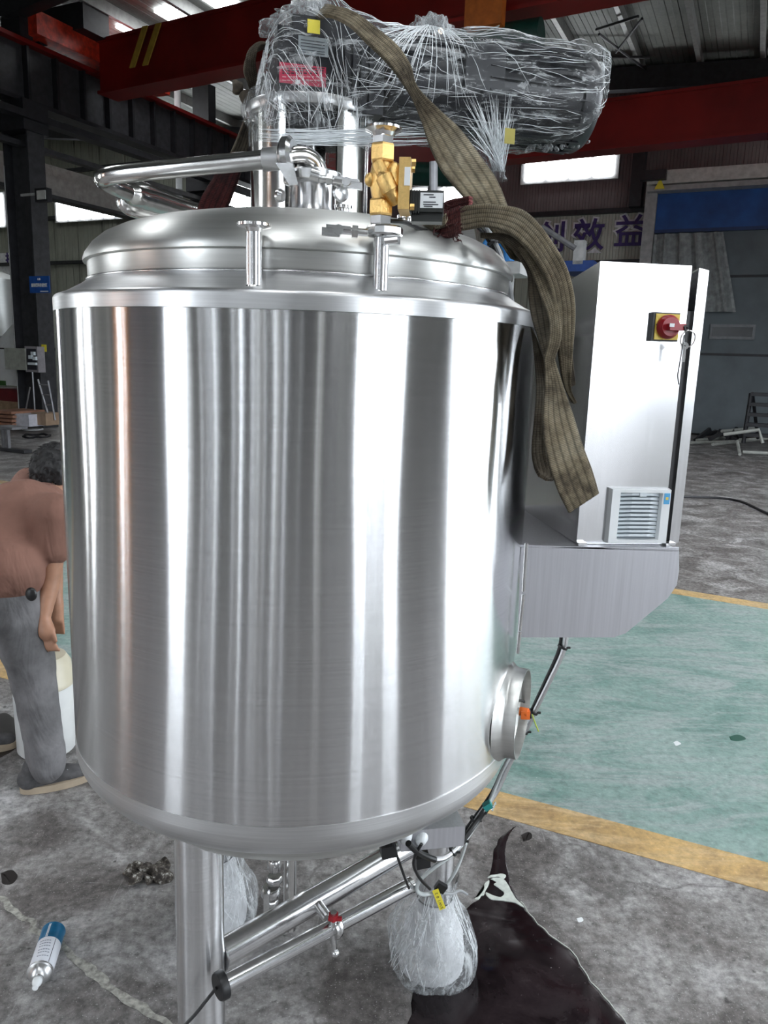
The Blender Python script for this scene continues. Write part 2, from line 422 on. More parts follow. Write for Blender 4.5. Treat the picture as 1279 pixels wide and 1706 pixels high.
# far wall
fw = structure(MB().bbox(-30, 14, 22.05, 22.3, 0, 12).build('wall_far', m_wallgrey, smooth=0))
MB().bbox(-13.8, -3.05, 21.98, 22.06, 5.75, 9.2).build('wall_panel', m_wallbrown, fw, smooth=0)
MB().bbox(-3.05, 14, 21.98, 22.06, 5.75, 9.2).build('wall_panel', m_wallbrown, fw, smooth=0)
MB().bbox(-13.8, 14, 21.96, 22.06, 4.45, 5.72).build('wall_panel', m_wallbeige, fw, smooth=0)
MB().bbox(-13.8, 14, 21.98, 22.06, 0, 4.4).build('wall_panel', m_wallgrey, fw, smooth=0)
for z in (4.42, 5.73, 8.9): MB().bbox(-13.8, 14, 21.80, 21.98, z-.06, z+.06).build('wall_rail', m_frame, fw, smooth=0)
# left bay of the far wall: separate panels between dark rails
px = -29.6
pm = MB().bbox(0, 1.16, -.05, .05, 0, 1.56).build('wall_panel', m_wallgrey, fw, smooth=0, bevel=.012)
first = True
while px < -15:
    for k in range(6):
        o = pm if first else pm.copy()
        if not first: COL.objects.link(o)
        o.location = B(px, 22.0, k*1.62+.03); first = False
    px += 1.22
for z in (1.63, 3.25, 4.87, 6.49, 8.1): MB().bbox(-30, -14.2, 21.78, 21.95, z-.07, z+.05).build('wall_rail', m_frame, fw, smooth=0)
def window(n, u0, u1, z0, z1, v, panes):
    wdw = structure(MB().bbox(u0-.08, u1+.08, v-.03, v+.03, z0-.08, z1+.08).build('window_%d' % n, m_mull, smooth=0))
    wd = (u1-u0)/panes
    for k in range(panes): MB().bbox(u0+k*wd+.05, u0+(k+1)*wd-.05, v-.07, v-.035, z0, z1).build('pane', m_pane, wdw, smooth=0)
window(1, -6.5, -4.02, 6.62, 7.3, 21.9, 4)
window(2, .05, 2.5, 6.95, 7.75, 21.9, 4)
window(3, -9.9, -8.2, 5.9, 6.6, 21.9, 3)
window(4, -24.3, -20.8, 6.35, 7.45, 21.72, 6)
window(5, -29, -27.1, 6.3, 7.45, 21.72, 3)
window(6, -17.6, -15.0, 6.2, 7.5, 21.72, 4)
# left, right and back walls (the bay doors stand open)
structure(MB().bbox(-30.2, -30, -5.2, 22.3, 0, 12).build('wall_left', m_wallgrey, smooth=0))
rw = structure(bpy.data.objects.new('wall_right', None)); COL.objects.link(rw)
def seg(parent, name, mat, *a): return MB().bbox(*a).build(name, mat, parent, smooth=0)
tones = [plain('board_tone', c, .6, var=.1) for c in ((.02, .02, .022), (.05, .05, .052), (.11, .11, .10), (.24, .235, .21), (.48, .47, .43), (.08, .07, .066), (.72, .71, .68), (.13, .12, .135))]
tor = plain('orange_board', (.80, .30, .07), .6)
for v0, v1 in ((-5, -4.4), (-.55, 3.0), (10.5, 22.3)): seg(rw, 'wall_panel', tones[1] if v0 < 5 else m_wallgrey, 7.5, 7.7, v0, v1, 0, 5.2)
seg(rw, 'wall_panel', m_wallgrey, 7.5, 7.7, -5.2, 22.3, 5.2, 12)
v_ = -3.12
rnd = random.Random(2)
while v_ < -1.75:                                   # pale low boards added in the doorway to shape its reflection
    wd = rnd.choice((.08, .14, .2)); seg(rw, 'door_streak_board', rnd.choice((tones[3], tones[4], tones[3], tones[6])), 7.45, 7.5, v_, v_+wd-.02, 0, 1.75); v_ += wd
seg(rw, 'door_post', tones[2], 7.42, 7.6, -1.80, -1.70, 0, 5.2); seg(rw, 'door_post', tones[0], 7.42, 7.6, -3.22, -3.12, 0, 5.2)
for q, wd, mt in ((-3.98, .03, tones[1]), (-3.72, .04, tones[3]), (-2.85, .07, tones[3]), (-2.55, .05, tones[4]), (-2.28, .07, tones[3]), (-2.02, .05, tones[4]), (-1.35, .04, tones[3])): seg(rw, 'door_post', mt, 7.45, 7.55, q, q+wd, 0, 5.2)  # thin posts added out of view to stripe the doorway's reflection
for q in (4.9, 6.9): seg(rw, 'door_post', tones[3], 7.45, 7.55, q, q+.05, 0, 5.2)
bw = structure(bpy.data.objects.new('wall_back', None)); COL.objects.link(bw)
seg(bw, 'wall_panel', tones[1], -30, 7.7, -5.25, -5.05, 5.2, 12); seg(bw, 'wall_panel', m_wallgrey, -30, -8, -5.25, -5.05, 0, 5.2)
u = -8.0; rnd = random.Random(11)  # unseen boards; widths, tones and gaps chosen to stripe the tank's reflection
while u < 7.5:
    if -4.27 <= u < -3.1: u = -3.1
    if -.34 < u < -.22: u = -.22
    wd = rnd.choice((.04, .06, .09, .13, .2)) if -3.1 <= u < 3.6 else rnd.choice((.12, .25, .4))
    if u < -4.27 < u+wd: wd = -4.27-u
    if u < -.34 < u+wd: wd = -.34-u
    if 3.98 < u < 4.12: u = 4.12
    mt = rnd.choice((tones[0], tones[0], tones[1], tones[2], tones[3], tones[3], tones[4], tones[6], tones[7]))
    if u < -4.27: mt = rnd.choice((tones[7], tones[2], tones[7]))
    if -6.95 < u < -6.6: mt = tones[6]
    if 1.6 < u < 3.6: mt = rnd.choice((tones[0], tones[1], tones[2], tones[1]))
    if 3.67 < u < 4.5: mt = rnd.choice((tones[6], tones[4]))
    if u >= 4.5: mt = rnd.choice((tones[0], tones[1], tones[0], tones[2]))
    seg(bw, 'streak_board', mt, u, u+wd-.004, -5.1+rnd.uniform(-.04, .04), -5.0, 0, 5.2)
    if -2.9 < u < 3.4 and rnd.random() < .17: u += rnd.choice((.02, .035, .06))
    u += wd
# unseen left partition, added to put streaks in the tank's reflection
pw = structure(bpy.data.objects.new('wall_added', None)); COL.objects.link(pw)
v_ = -5.0
while v_ < 4.6:  # panes here glow only to add white streaks; no daylight lies behind
    wd = rnd.choice((.15, .3, .45)); mt = rnd.choice((tones[1], tones[0], tones[2], tones[5]))
    if v_ < -3.2: mt = rnd.choice((tor, tor, tor, tones[3], tor, tones[5], tor, m_pane)); wd = rnd.choice((.07, .12, .2)) if mt is not m_pane else .07
    elif v_ < -1.5: mt = rnd.choice((tones[3], tones[2], tones[4])); wd = rnd.choice((.1, .2))
    elif v_ > 1.4 and rnd.random() < .2: mt = m_pane; wd = .10
    elif -.9 < v_ < .7: mt = m_pane if rnd.random() < .4 else tones[3]; wd = .18
    seg(pw, 'streak_board', mt, -8.1, -8.0+rnd.uniform(-.02, .02), v_, v_+wd-.006, 0 if mt is not m_pane else .9, 4.4 if mt is not m_pane else 3.4); v_ += wd
# ceiling: sheets on purlins, rafters across
ce = structure(MB().prism([B(u_, -5.05, roof_z(u_)+d) for u_, d in ((-30, 0), (-14, 0), (RIDGE_U, 0), (7.5, 0), (7.5, .2), (RIDGE_U, .2), (-14, .2), (-30, .2))], BV*27.3).build('ceiling', m_roof, smooth=0))
pz = [-29, -26.8, -24.6, -22.4, -20.2, -18, -15.8] + [-13.2+1.38*i for i in range(15)]
for u_ in pz:
    z = roof_z(u_); MB().bbox(u_-.05, u_+.05, -5, 22.2, z-.26, z-.02).build('purlin', m_purlin, ce, smooth=0)
for v_ in (0, 5.6, 11.6, 21.3):
    for ua, ub in ((-30, -14), (-14, RIDGE_U), (RIDGE_U, 7.5)):
        ra = MB()
        ra.hexa([B(u_, v, roof_z(u_)+dz) for dz in (-.78, -.27) for u_, v in ((ua, v_-.14), (ub, v_-.14), (ub, v_+.14), (ua, v_+.14))])
        ra.build('rafter', m_frame, ce, smooth=0)
def on_roof(px_, py_):
    d = ray(px_, py_); lo, hi = 1.0, 80.0
    f = lambda s_: (CAM+d*s_).z-roof_z(buv(CAM+d*s_)[0])
    for _ in range(50):
        mid = (lo+hi)/2
        if f(mid) < 0: lo = mid
        else: hi = mid
    return buv(CAM+d*lo)
def skylight(u0, u1, v0, v1):
    s_ = MB(); s_.hexa([B(a, b, roof_z(a)-.03+dz) for dz in (-.03, 0) for a, b in ((u0, v0), (u1, v0), (u1, v1), (u0, v1))])
    s_.build('skylight', m_pane, ce, smooth=0)
for quad in ([(193, 44), (234, 26), (276, 53), (230, 69)], [(259, 18), (303, -2), (347, 26), (294, 46)], [(332, -8), (372, -22), (410, 3), (362, 21)], [(79, 60), (121, 54), (165, 79), (125, 92)], [(44, 62), (74, 56), (105, 82), (70, 90)], [(-12, 66), (2, 64), (4, 94), (-12, 96)]):
    q = [on_roof(*p) for p in quad]; us = [a[0] for a in q]; vs = [a[1] for a in q]
    skylight(min(us)+.15, max(us)-.15, min(vs), max(vs))
for v_, u_ in ((-4.4, -.4), (-4.4, 4.5), (1.2, -.4), (1.2, 4.5), (1.2, -9)): skylight(u_, u_+1.1, v_, v_+3)
for u_ in (1.5, 5.0): skylight(u_, u_+1.1, 8.0, 10.6)
# roof cross bracing rods
for (x0, y0, x1, y1) in ((995, 20, 1066, -4), (1000, 28, 1085, 96), (1028, 60, 1072, 0), (953, 68, 1085, 68)):
    a = on_roof(x0, y0); b_ = on_roof(x1, y1)
    MB().cyl(B(a[0], a[1], a[2]-.35), B(b_[0], b_[1], b_[2]-.35), .03, seg=6).build('tie_rod', m_frame, ce)
# crane runway along the left, columns under it
run = structure(bpy.data.objects.new('trim_1', None)); COL.objects.link(run)
U0 = -14.0
zt = 7.66
seg(run, 'runway_top_flange', m_redbeam, U0-.22, U0+.22, -5, 22, zt-.08, zt)
seg(run, 'runway_web', m_frame2, U0-.03, U0+.03, -5, 22, zt-1.1, zt-.08)
seg(run, 'runway_bottom_flange', m_frame, U0-.2, U0+.2, -5, 22, zt-1.18, zt-1.1)
for k in range(26):
    v_ = 3.2+k*.72
    seg(run, 'web_stiffener', m_frame, U0+.03, U0+.17, v_-.03, v_+.03, zt-1.1, zt-.1)
seg(run, 'walkway_channel', m_frame, U0+.22, U0+.5, -5, 22, zt-1.55, zt-1.42)
seg(run, 'walkway_channel', m_frame2, U0-.1, U0+.1, -5, 22, zt-2.0, zt-1.9)
columns = []
for v_ in (-0.2, 5.7, 11.75, 17.5):
    c_ = structure(bpy.data.objects.new('trim_%d' % (2+len(columns)), None)); COL.objects.link(c_); c_.location = B(U0, v_, 0); columns.append(c_)
    def cs(nm, mt, a, b_, c, d, z0, z1, c_=c_, v_=v_): return MB().bbox(U0+a, U0+b_, v_+c, v_+d, z0, z1).build(nm, mt, c_, smooth=0)
    cs('column_flange', m_frame, -.36, -.32, -.2, .2, 0, zt-1.18); cs('column_flange', m_frame2, .32, .36, -.2, .2, 0, zt-1.18)
    cs('column_web', m_frame2, -.32, .32, -.015, .015, 0, zt-1.18); cs('column_flange', m_frame, -.4, .4, -.3, .3, zt-1.75, zt-1.18)
    cs('column_web', m_frame, -.26, .26, -.15, .15, zt, roof_z(U0)-.2)
    cs('edge_strip', m_mull, -.37, -.35, -.21, -.19, 0, 5.3)
# pale lower crane runway in the left bay
r2 = structure(bpy.data.objects.new('trim_8', None)); COL.objects.link(r2)
q0, q1 = PU(63, 292, -16.2), PU(211, 352, -16.2)
zz = (q0.z+q1.z)/2
seg(r2, 'runway_web', plain('pale_runway_paint', (.33, .31, .29), .5), -16.3, -16.1, -5, 21.5, zz-.25, zz+.45)
seg(r2, 'runway_bottom_flange', m_frame, -16.4, -16.0, -5, 21.5, zz-.33, zz-.25)
# white downpipe beside the second column
dp = thing('downpipe', 'white round downpipe running down in front of dark column below the red girder', 'pipe', B(-13.3, 16.6, 0))
t0 = PV(295, 140, 16.6); b0_ = PV(297, 335, 16.6)
MB().tube([Vector((t0.x, t0.y, 8.3)), Vector((t0.x, t0.y, b0_.z+.5)), Vector((t0.x, t0.y, b0_.z+.2))], .085).build('pipe', m_white, dp)
MB().tube(cr([Vector((t0.x, t0.y, b0_.z+.25)), Vector((t0.x, t0.y, b0_.z)), Vector((t0.x-.15, t0.y, b0_.z-.2)), Vector((t0.x-.5, t0.y+.1, b0_.z-.25))], 5), .085).build('elbow', m_white, dp)
for z in (5.8, 7.0): MB().lathe((t0.x, t0.y, z), (0, 0, 1), [(.085, -.03), (.1, -.03), (.1, .03), (.085, .03)], 16).build('pipe_collar', m_mull, dp)

# bridge cranes
def girder(name, label, v, z0, z1, ua, ub, depth=.55):
    g = thing(name, label, 'crane', B(ua, v, z0))
    MB().bbox(ua, ub, v-depth/2, v+depth/2, z0+.06, z1-.06).build('girder_box', m_redbeam, g, smooth=0)
    MB().bbox(ua, ub, v-depth/2-.08, v+depth/2+.08, z1-.06, z1).build('top_flange', m_redbeam, g, smooth=0)
    MB().bbox(ua, ub, v-depth/2-.08, v+depth/2+.08, z0, z0+.06).build('bottom_flange', m_redbeam, g, smooth=0)
    return g
g1 = girder('crane_girder', 'near red overhead crane girder with two hazard stripes', 13.6, 7.08, 8.15, -13.5, 7.3, .40)
g1.rotation_euler = (0, 0, -R(4.0))
for du in (0, .42):
    p = PV(238+du*52, 84-du*10, 13.3); a = buv(p)
    MB().prism([B(a[0]-.22, 13.12, a[2]-.36), B(a[0]-.08, 13.12, a[2]-.36), B(a[0]+.30, 13.12, a[2]+.36), B(a[0]+.16, 13.12, a[2]+.36)], BV*.03).build('hazard_stripe', m_hazard, g1, smooth=0)
MB().bbox(-14.35, -13.5, 11.8, 15.6, 7.72, 8.15).build('end_carriage', m_redbright, g1, smooth=0, bevel=.03)
_a, _b = buv(PV(160, 176, 15.0)), buv(PV(215, 176, 15.0)); MB().bbox(_a[0], _b[0], 14.6, 15.4, PV(188, 192, 15.0).z, PV(188, 160, 15.0).z).build('carriage_panel', m_redbright, g1, smooth=0)
for v_ in (12.2, 15.1): MB().cyl(B(-14.1, v_, 7.85), B(-13.8, v_, 7.85), .17).build('wheel', m_frame, g1)
MB().bbox(-14.5, -13.2, 12.7, 13.4, 8.1, 8.6).build('drive_motor', m_frame, g1, smooth=0, bevel=.06)
hp = PV(812, 40, 12.6); ha = buv(hp)
hoist = thing('hoist', 'green electric hoist with orange box hanging under near red girder', 'hoist', B(ha[0]+.3, 12.6, 7.1))
MB().cyl(B(ha[0]-.5, 12.7, 6.68), B(ha[0]+.85, 12.7, 6.68), .24).build('hoist_drum', plain('dark_green_paint', (.006, .045, .035), .4), hoist, bevel=.02)
MB().bbox(ha[0]-.28, ha[0]+.32, 12.3, 12.5, 6.78, 7.28).build('control_box', plain('orange_paint', (.55, .14, .02), .5), hoist, smooth=0, bevel=.02)
MB().bbox(ha[0]-.1, ha[0]+.1, 12.5, 12.8, 6.8, 7.2).build('hanger', m_frame, hoist, smooth=0)
MB().tube(cr([B(ha[0]-.45, 12.3, 6.8), B(ha[0]-.1, 12.3, 6.66), B(ha[0]+.3, 12.3, 6.74)], 6), .012, 6).build('cable_loop', m_white, hoist)
MB().sphere(B(ha[0]-.68, 12.35, 6.82), .04).build('indicator_lamp', glow('lamp_glow', (1, .75, .55), 12), hoist)
MB().tube(cr([B(ha[0]-.15, 12.45, 8.3), B(ha[0]-.02, 12.45, 7.9), B(ha[0]+.06, 12.45, 7.5)], 5), .04, 6).build('chain_guard', m_hazard, hoist)
g2 = girder('crane_girder', 'far red overhead crane girder near the wall windows', 19.3, 6.38, 7.42, -13.5, 7.3, .4)
g2.rotation_euler = (0, 0, -R(4.0))
h2p = buv(PV(735, 292, 18.7))
h2 = thing('hoist', 'green hoist hanging under the far red girder behind the brass valve', 'hoist', B(h2p[0], 18.7, 6.0))
MB().cyl(B(h2p[0]-1.0, 18.7, h2p[2]+.1), B(h2p[0]+.9, 18.7, h2p[2]-.05), .28).build('hoist_drum', plain('dark_green_paint', (.006, .06, .045), .4), h2, bevel=.02)
MB().bbox(h2p[0]-.2, h2p[0]+.25, 18.6, 18.9, h2p[2]+.1, 6.5).build('hanger', plain('dark_green_paint', (.006, .05, .04), .4), h2, smooth=0)

# slogan on the far wall
m_slog = plain('slogan_violet', (.055, .03, .16), .6); m_slogw = plain('slogan_white', (.85, .85, .88), .7)
for ch, cx_, cy_ in (('创', 917, 399), ('效', 980, 395), ('益', 1050, 389)):
    p = PV(cx_, cy_, 21.9); a = buv(p)
    text('slogan_outline', ch, .86, m_slogw, B(a[0], 21.93, a[2]), BU, (0, 0, 1), fw, .012, bold=.06)
    text('slogan_letter', ch, .86, m_slog, B(a[0], 21.90, a[2]), BU, (0, 0, 1), fw, .012, bold=.012)
for ch, cx_, cy_ in (('技', 10, 432), ('术', 21, 440)):
    a = buv(PV(cx_, cy_, 21.7)); text('slogan_letter', ch, .5, m_slog, B(a[0], 21.88, a[2]), BU, (0, 0, 1), fw, .012, bold=.012)
seg(fw, 'slogan_board', m_slogw, buv(PV(4, 432, 21.9))[0]-.4, buv(PV(21, 440, 21.9))[0]+.35, 21.89, 21.93, 4.2, 5.3)

# high-speed fabric door on the right of the far wall
m_dgrey = plain('grey_door_fabric', (.125, .15, .165), .55, var=.12, scale=1.5)
m_dblue = plain('blue_door_fabric', (.012, .085, .32), .4, var=.2, scale=2)
dr = structure(bpy.data.objects.new('door_1', None)); COL.objects.link(dr)
uL = -3.1
seg(dr, 'door_post', m_mull, uL, uL+.28, 21.2, 21.6, 0, 6.5)
seg(dr, 'door_post', m_mull, uL+9, uL+9.28, 21.2, 21.6, 0, 6.5)
MB().bbox(uL+.05, uL+9.3, 20.9, 21.7, 6.13, 6.44).build('door_housing', plain('door_housing_paint', (.62, .61, .58), .5), dr, smooth=0, bevel=.05)
MB().bbox(uL+.05, uL+9.3, 20.95, 21.6, 5.98, 6.10).build('housing_rail', m_mull, dr, smooth=0)
seg(dr, 'blue_curtain', m_dblue, uL+.25, uL+9, 21.35, 21.42, 5.08, 6.05)
MB().bbox(uL+.25, uL+9, 21.33, 21.44, 5.04, 5.12).build('curtain_bar', plain('blue_bar', (.01, .035, .13), .4), dr, smooth=0)
z0 = 0.05
for k, (za, zb) in enumerate(((.05, 2.05), (2.09, 3.95), (3.99, 5.06))):
    MB().bbox(uL+.28, uL+9, 21.45, 21.5, za, zb).build('door_panel', m_dgrey, dr, smooth=0)
for z in (2.07, 3.97): MB().bbox(uL+.28, uL+9, 21.42, 21.48, z-.03, z+.03).build('door_seam', m_frame, dr, smooth=0)
wa, wb = buv(PV(1184, 540, 21.4)), buv(PV(1256, 566, 21.4))
seg(dr, 'window_frame', plain('window_frame_grey', (.24, .25, .26), .6), wa[0], wb[0], 21.38, 21.44, wb[2], wa[2])
seg(dr, 'window_pane', plain('dark_door_window', (.02, .022, .025), .25), wa[0]+.06, wb[0]-.06, 21.36, 21.385, wb[2]+.07, wa[2]-.07)
wt = buv(PV(1101, 307, 21.1))
MB().prism([B(wt[0]-.12, 20.88, wt[2]-.15), B(wt[0]+.12, 20.88, wt[2]-.15), B(wt[0], 20.88, wt[2]+.1)], BV*.02).build('warning_plate', m_tagyel, dr, smooth=0)
MB().bbox(uL-.1, uL+.5, 20.7, 20.9, 6.2, 6.42).build('drive_unit', m_frame, dr, smooth=0, bevel=.03)
# pale plastic drape at the door's left
drp = MB(); pts = []
for i in range(33):
    s_ = i/32; pts.append((B(uL+.3+s_*1.6, 21.25+.07*math.sin(s_*26)+.03*math.sin(s_*61), 5.0), B(uL+.3+s_*2.1, 21.2+.07*math.sin(s_*26+1), 3.1)))
for i in range(32): drp.poly([pts[i][0], pts[i+1][0], pts[i+1][1], pts[i][1]])
drp.build('drape', plain('pale_drape', (.3, .32, .32), .5, var=.2), dr)
# wall column behind the far girder
seg(fw, 'wall_column', m_frame, -3.55+.0, -3.25, 21.5, 21.9, 5.75, 9.0)
seg(fw, 'wall_column', m_frame, -9.2, -8.9, 21.5, 21.9, 0, 9.0)
#@@PART2
# ================================================================== the mixing tank
CX, CY, TR = -.193, 1.749, .513
TC = Vector((CX, CY, 0)); UP = Vector((0, 0, 1))
def tp(r, ang, z):          # point round the tank axis; ang 0 = towards -Y (camera side), + = to the right
    return Vector((CX+r*math.sin(R(ang)), CY-r*math.cos(R(ang)), z))
tank = thing('mixing_tank', 'tall round polished stainless steel tank with domed lid on three tubular legs', 'tank', (CX, CY, 0))
def lathe_big(name, prof, mat, seg=192, wav=0.0, smooth=40):
    bm = bmesh.new(); rings = []
    for r, z in prof:
        if r < 1e-6: rings.append([bm.verts.new((CX, CY, z))]*seg); continue
        ring = []
        for k in range(seg):
            a = 2*math.pi*k/seg
            d = wav*noise.noise(Vector((math.cos(a)*1.7, math.sin(a)*1.7, z*1.9+4)))+wav*.45*noise.noise(Vector((math.cos(a)*5, math.sin(a)*5, z*2.6)))
            ring.append(bm.verts.new((CX+(r+d)*math.cos(a), CY+(r+d)*math.sin(a), z)))
        rings.append(ring)
    for i in range(len(prof)-1):
        for k in range(seg):
            q = []
            for v in (rings[i][k], rings[i][(k+1) % seg], rings[i+1][(k+1) % seg], rings[i+1][k]):
                if v not in q: q.append(v)
            if len(q) > 2: bm.faces.new(q)
    bmesh.ops.recalc_face_normals(bm, faces=bm.faces[:])
    for f in bm.faces: f.smooth = True
    for e in bm.edges: e.smooth = not (len(e.link_faces) == 2 and e.calc_face_angle(0) > R(smooth))
    me = bpy.data.meshes.new(name); 
    off = Vector((CX, CY, 0))
    for v in bm.verts: v.co -= off              # the part's own centre is the tank axis (the brushing runs round it)
    bm.to_mesh(me); bm.free()
    return link(name, me, mat, tank, local=True)
def arc(r0, z0, rad, a0, a1, n=6):
    return [(r0+rad*math.cos(R(a0+(a1-a0)*i/n)), z0+rad*math.sin(R(a0+(a1-a0)*i/n))) for i in range(n+1)]
lathe_big('shell', [(TR, .864+i*(1.7695-.864)/56) for i in range(57)], m_shell, 256, .0019)
lathe_big('upper_band', [(TR-.004, 1.768), (TR+.0006, 1.7702), (TR+.0008, 1.792)]+arc(TR-.0085, 1.7925, .0093, 0, 80, 5)+[(.49, 1.808), (.462, 1.824), (.449, 1.833), (.44, 1.834)], m_band)
lathe_big('lower_band', [(TR-.004, .8655), (TR+.0006, .8635), (TR+.0006, .84)]+arc(TR-.06, .84, .0606, 0, -78, 9)+[(.40, .772), (.36, .768)], m_band)
lathe_big('bottom_dish', [(.455, .790), (.452, .76), (.43, .735), (.38, .71), (.3, .69), (.2, .672), (.1, .662), (0, .66)], m_lid, 96)
lathe_big('lid_ring', [(.444, 1.832), (.4465, 1.835), (.4475, 1.868), (.444, 1.871)], m_lid)
lathe_big('lid_weld', [(.4470, 1.8325)]+arc(.449, 1.8345, .0028, -80, 100, 5), m_cast)
lathe_big('lid_dome', [(.443, 1.868), (.455, 1.8705), (.4555, 1.8755), (.4515, 1.886), (.438, 1.905), (.418, 1.922), (.39, 1.936), (.35, 1.949), (.30, 1.960), (.24, 1.969), (.18, 1.975), (.12, 1.979), (0, 1.981)], m_lid, 160)
# legs
a_ = Vector((-.11, .994, 0)); l_ = Vector((.994, .11, 0))
L1 = a_*1.416-l_*.2; L2 = a_*1.86+l_*.385; L3 = Vector((-.468, 2.04, 0))
for p in (L1, L2, L3):
    lg = MB().cyl((0, 0, .03), (0, 0, .80), .0492, seg=40).build('leg', m_leg, tank, local=True); lg.location = (p.x-CX, p.y-CY, 0)
    ft = MB().lathe((p.x, p.y, 0), UP, [(.0, 0), (.062, 0), (.062, .012), (.03, .02), (.03, .05), (0, .05)], 24).build('foot', m_cast, lg)
    MB().lathe((p.x, p.y, .772), UP, [(.049, 0), (.053, .002), (.054, .012)], 32).build('weld', m_cast, lg)
bz = .432
p0 = Vector((L1.x, L1.y, bz))+(L2-L1).normalized()*.045; p1 = Vector((L2.x, L2.y, bz))-(L2-L1).normalized()*.045
MB().cyl(p0, p1, .0305, seg=28).build('brace_tube', m_brace, tank)
MB().tube([p0+(p1-p0)*.0, p0+(p1-p0).normalized()*.006], [.036, .031], 24).build('weld', m_cast, tank)
# lower capped tube (holds the cord), carried by a short stub and clamp
q0 = FZ(368, 1642, .455); q1 = FZ(681, 1477, .455); q1.z = q0.z
low = MB().cyl(q0, q1, .0178, seg=24).build('lower_tube', m_brace, tank)
dq = (q1-q0).normalized()
MB().lathe(q0-dq*.008, dq, [(0, 0), (.026, 0), (.028, .004), (.028, .016), (.022, .018), (0, .018)], 24).build('end_cap', m_black, low)
MB().tube([q1-dq*.002, q1+dq*.008], [.0195, .0195], 20).build('end_plug', m_cast, low)
sb0 = p0.lerp(p1, .40); sb1 = q0.lerp(q1, .555)
MB().cyl(sb0, sb1, .0125, seg=16).build('stub_tube', m_brace, tank)
cl = MB().lathe(sb1-dq*.009, dq, [(.018, 0), (.027, .001), (.029, .009), (.027, .017), (.018, .018)], 24).build('tube_clamp', m_cast, tank)
MB().cyl(sb1+Vector((0, -.012, .012)), sb1+Vector((0, -.014, .048)), .0075, seg=8).cyl(sb1+Vector((0, -.013, .0)), sb1+Vector((.004, -.014, -.055)), .006, seg=8).build('clamp_bolt', m_cast, cl)
MB().cyl(sb1+Vector((0, -.014, .030)), sb1+Vector((0, -.015, .044)), .0115, seg=6).box(sb1+Vector((.004, -.02, .036)), (.03, .006, .008)).build('red_grip', m_red, cl)
MB().sphere(sb1+Vector((.006, -.016, -.055)), .0095, 10, 8).build('clamp_nut', m_cast, cl)
# side cup with sensor, low on the right
PA = 70.0; pn = Vector((math.sin(R(PA)), -math.cos(R(PA)), 0)); pcz = W(850, 1176, 1.60).z
pc = tp(TR-.03, PA, pcz)
MB().lathe(pc, pn, [(.116, .018), (.109, .028), (.102, .035), (.0990, .042), (.0985, .064), (.0955, .064), (.0935, .043), (.089, .040), (0, .038)], 56).build('side_cup', m_lid, tank)
pcup = tank.children[-1]
sn = pc+pn*.034+Vector((0, 0, .005))
MB().cyl(sn, sn+pn*.012, .011, seg=6).cyl(sn+pn*.012, sn+pn*.022, .008, seg=14).build('sensor_socket', m_cast, pcup)
MB().cyl(sn+pn*.022, sn+pn*.040, .010, seg=14).box(sn+pn*.034+Vector((0, 0, -.004)), (.02, .018, .018)).build('sensor_plug', m_orange, pcup, bevel=.002)
# neck of the stirrer: two curved walls between a foot ring and a top flange
NC = Vector((CX+.009, CY, 0)); nz0, nz1 = 1.968, 2.185
nk = MB(); xd = (0, -1, 0)
nf = lambda a0, a1: nk.lathe((NC.x, NC.y, 0), UP, [(.125, nz0), (.125, nz1), (.120, nz1), (.120, nz0)], 40, close=True, a0=a0, a1=a1, xdir=xd)
# angles measured from the camera side, counter-clockwise seen from above
nf(32, 152); nf(198, 343)
nk.lathe((NC.x, NC.y, 0), UP, [(.126, nz0-.01), (.126, nz0+.012), (.119, nz0+.012), (.119, nz0-.01)], 64, close=True)
nk.build('stirrer_neck', steel('neck_steel', (.78, .78, .76), .22, .9, .25, bstr=.02, brush=(8, 8, 260)), tank)
neck = tank.children[-1]
MB().lathe((NC.x, NC.y, nz1), UP, [(.0, .0), (.134, 0), (.136, .003), (.136, .017), (.134, .02), (0, .02)], 64).build('neck_flange', m_band, neck)
for k in range(8):
    a = R(22.5+45*k); c = Vector((NC.x+.128*math.cos(a), NC.y+.128*math.sin(a), nz1-.012))
    MB().cyl(c, c+UP*.014, .010, seg=6).build('flange_bolt', m_cast, neck)
MB().cyl((NC.x, NC.y, 1.99), (NC.x, NC.y, 2.18), .022, seg=20).cyl((NC.x, NC.y, 2.02), (NC.x, NC.y, 2.06), .05, seg=24).cyl((NC.x, NC.y, 2.10), (NC.x, NC.y, 2.16), .034, seg=24).build('stirrer_shaft', m_cast, neck, bevel=.002)
# small capped nozzle
def ferrule(mb, c, ax, r, rp, t=.006):
    mb.lathe(c, ax, [(rp, -.010), (rp*1.15, -.004), (r*.9, -.0025), (r, -.0015), (r, .0028), (r*.9, .0035), (r*.5, .003), (0, .002)], 32)
n1 = W(423, 470, 1.268); n1t = W(421, 376, 1.268); n1.z = 1.802
nb = MB().cyl(Vector((n1.x, n1.y, n1.z)), Vector((n1.x, n1.y, n1t.z-.004)), .0128, seg=28).build('vent_nozzle', m_leg, tank)
mb = MB(); ferrule(mb, Vector((n1.x, n1.y, n1t.z)), UP, .0272, .013); mb.build('ferrule', m_pipe, nb)
wl = MB()
def weldring(c, r, rr=.0022, parent=None, up=UP, n=40):
    x, y, _ = frame(up); P = []
    for k in range(n):
        a = 2*math.pi*k/n; P.append(Vector(c)+(x*math.cos(a)+y*math.sin(a))*(r+.0012*math.sin(k*2.4)))
    return MB().tube(P, rr, 6, closed=True).build('weld', m_cast, parent)
weldring((n1.x, n1.y, n1.z+.003), .014, .003, nb)
